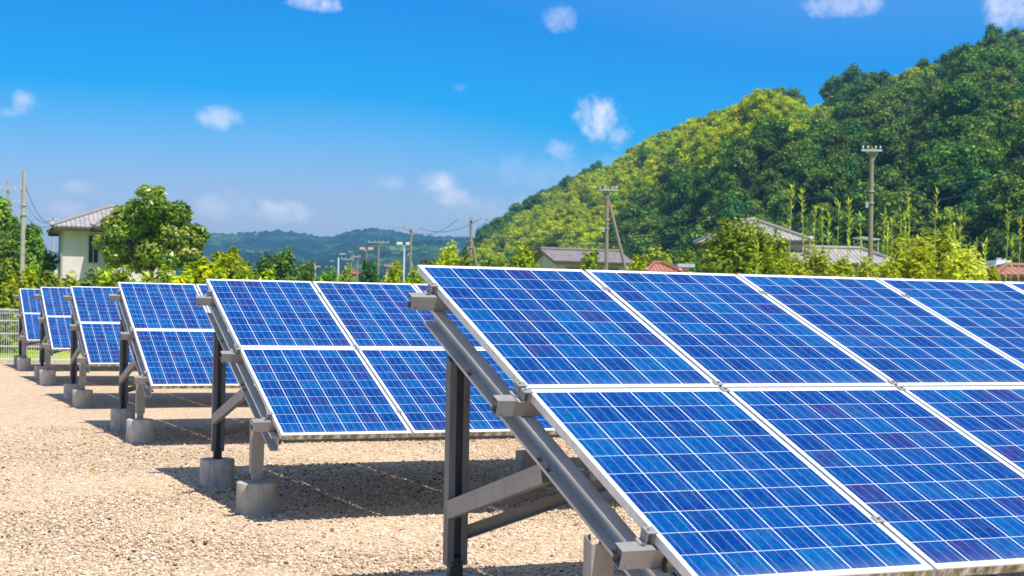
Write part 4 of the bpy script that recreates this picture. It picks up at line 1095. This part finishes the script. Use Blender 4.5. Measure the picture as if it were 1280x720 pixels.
# wires
Z = Vector((0, 0, 1)); RV = Vector((cy_, -sy_, 0))
for s, sg, nm in ((-1.0, 1.1, 'lower'), (.9, .8, 'upper')):
    wire(pD+RV*s-Z*.0, pE+RV*s*.8+Z*.1, sg, .022, f'{nm} sagging wire joining the two poles left of the wooded hill')
wire(pD+RV*1.1+Z*.05, Vector(at(640, 277, 160)), .6, .02, 'wire leaving the wired pole towards the wooded hill')
wire(pE-RV*.6+Z*.1, Vector(at(486, 283, 190)), .2, .015, 'short wire running left from the strutted pole')
wire(pA-Z*.6, pC+Z*.0, 1.0, .016, 'wire from the bare concrete pole down to the slim pole by the tiled house')
wire(pB+RV*1.1-Z*.7, pC-Z*.2, 1.2, .02, 'wire from the left edge pole to the slim pole')
wire(pB+RV*.9-Z*1.9, pC-Z*.5, 1.0, .02, 'lower wire from the left edge pole to the slim pole')
wire(Vector(at(-30, 283, 60)), Vector(at(70, 330, 82)), .3, .014, 'pale service wire crossing the dense left trees')
wire(pG-Z*.9, Vector(at(1110, 292, 71)), .1, .012, 'thin guy wire from the tallest pole down into the bushes')
for a, b, nm in (((560, 300), (1400, 168), 'highest'), ((640, 305), (1400, 186), 'middle'), ((700, 306), (1400, 200), 'lowest')):
    wire(Vector(at(a[0], a[1], 190)), Vector(at(b[0], b[1], 95)), 1.6, .045, f'{nm} of three dark wires crossing the hillside', 40)
wire(pG-Z*5.2, Vector(at(1400, 266, 80)), .3, .012, 'pale low wire right of the tallest pole')
# end masts of the hillside wires, outside the frame
for px_, d_, y_, nm in ((1400, 95, 166, 'right'),):
    pole(px_, y_, d_, .14, 'pole carrying the hillside wires beyond the photo right edge', arms=((.1, .8, 0),))

# ------------------------------------------------------------------ haze
hz, nt = mat('haze')
pv = nt.nodes.new('ShaderNodeVolumePrincipled'); pv.inputs['Color'].default_value = (0.26, 0.62, 1.0, 1); pv.inputs['Density'].default_value = 0.00025; pv.inputs['Anisotropy'].default_value = 0.2
o = nt.nodes.new('ShaderNodeOutputMaterial'); nt.links.new(pv.outputs[0], o.inputs['Volume'])
bm = bmesh.new(); box(bm, -4650, 4650, -4650, 4650, -8, 175); hb = mesh_obj('haze', bm, hz); tag(hb, 'thin blue summer haze over the valley', 'haze', kind='stuff')

# ------------------------------------------------------------------ light and sky
SUN = Vector((0.165, -0.50, 1.0)).normalized()
el = math.asin(SUN.z); az = math.atan2(SUN.x, SUN.y)
sl_ = bpy.data.lights.new('sun', 'SUN'); sl_.energy = 4.8; sl_.angle = math.radians(.53); sl_.color = (1.0, .95, .87)
so = bpy.data.objects.new('sun', sl_); C.objects.link(so); so.rotation_euler = SUN.to_track_quat('Z', 'Y').to_euler(); so.location = (0, 0, 50)
w = bpy.data.worlds.new('World'); sc.world = w; w.use_nodes = True; nt = w.node_tree; nt.nodes.clear()
sky = N(nt, 'ShaderNodeTexSky'); sky.sky_type = 'NISHITA'; sky.sun_disc = False; sky.sun_elevation = el; sky.sun_rotation = az
sky.air_density = 1.0; sky.dust_density = .6; sky.ozone_density = 2.0
gen = tco(nt, 'Generated'); sp = N(nt, 'ShaderNodeSeparateXYZ'); nt.links.new(gen, sp.inputs[0])
elev = math_(nt, 'ARCSINE', sp.outputs[2]); azim = math_(nt, 'ARCTAN2', sp.outputs[0], sp.outputs[1])
hs = N(nt, 'ShaderNodeHueSaturation'); hs.inputs['Saturation'].default_value = 1.0; nt.links.new(sky.outputs[0], hs.inputs['Color'])
# deeper azure high up: stronger away from the right (polarised part of the sky)
t = math_(nt, 'ADD', elev, math_(nt, 'MULTIPLY', maprange(nt, azim, .25, .62, 0, 1, True), .045))
tint = ramp(nt, maprange(nt, t, 0.0, 1.25), [(0.0, (.88, .72, .82)), (.06, (.60, .66, .86)), (.09, (.27, .63, .95)), (.116, (.0, .56, .97)), (.17, (.0, .47, .96)), (.26, (.40, .68, 1.0)), (.70, (.55, .76, 1.0)), (.92, (1.35, 1.15, .95))])  # warm bright zenith is added to neutralise and lift the shadow fill
skc = mixc(nt, 1.0, hs.outputs[0], tint, 'MULTIPLY')
CL = [(390, 3, 30, 11, .9), (697, 22, 19, 13, .55), (752, 152, 27, 24, 1.0), (772, 168, 16, 14, .8), (703, 187, 24, 13, .6), (548, 230, 22, 13, .8), (568, 246, 24, 12, .8), (350, 263, 30, 14, .85), (283, 257, 34, 15, .5), (273, 148, 23, 12, .6), (30, 128, 14, 12, .6),
      (5, 140, 12, 6, .4), (1060, 4, 46, 14, .55), (1262, 8, 26, 24, .7), (640, 262, 80, 16, .25), (700, 215, 90, 20, .2), (575, 110, 10, 6, .3), (100, 234, 18, 6, .3), (80, 262, 20, 10, .35), (485, 228, 18, 8, .25)]
n1 = noise(nt, gen, 34, 8, .68); n2 = noise(nt, gen, 90, 4, .6)
dist = math_(nt, 'ADD', math_(nt, 'MULTIPLY', math_(nt, 'SUBTRACT', n1, .5), 4.6), math_(nt, 'MULTIPLY', math_(nt, 'SUBTRACT', n2, .5), 1.1))
tot = None
for (px, py, rx, ry, a) in CL:
    v = at(px, py, 1)-CAM; v = v/np.linalg.norm(v); e0 = math.asin(v[2]); a0 = math.atan2(v[0], v[1])
    dx = math_(nt, 'DIVIDE', math_(nt, 'SUBTRACT', azim, a0), rx/F*1.25); dy = math_(nt, 'DIVIDE', math_(nt, 'SUBTRACT', elev, e0), ry/F*1.25)
    q = math_(nt, 'ADD', math_(nt, 'MULTIPLY', dx, dx), math_(nt, 'MULTIPLY', dy, dy))
    q = math_(nt, 'ADD', q, dist)
    mk = math_(nt, 'MULTIPLY', maprange(nt, q, 1.3, -.8, 0, 1, True), a)
    tot = mk if tot is None else math_(nt, 'MAXIMUM', tot, mk)
skc = mixc(nt, math_(nt, 'MULTIPLY', tot, .85), skc, (7.6, 7.2, 7.8))
bg = nt.nodes.new('ShaderNodeBackground'); bg.inputs[1].default_value = 0.13; nt.links.new(skc, bg.inputs[0])
wo = nt.nodes.new('ShaderNodeOutputWorld'); nt.links.new(bg.outputs[0], wo.inputs[0])

# ------------------------------------------------------------------ render settings
sc.view_settings.view_transform = 'Standard'; sc.view_settings.look = 'None'; sc.view_settings.exposure = 0.4; sc.view_settings.gamma = 1
sc.view_settings.use_curve_mapping = False
sc.render.engine = 'CYCLES'
sc.cycles.use_denoising = True; sc.cycles.max_bounces = 6; sc.cycles.volume_bounces = 0; sc.cycles.transparent_max_bounces = 4
sc.cycles.diffuse_bounces = 3; sc.cycles.glossy_bounces = 3; sc.cycles.sample_clamp_indirect = 6
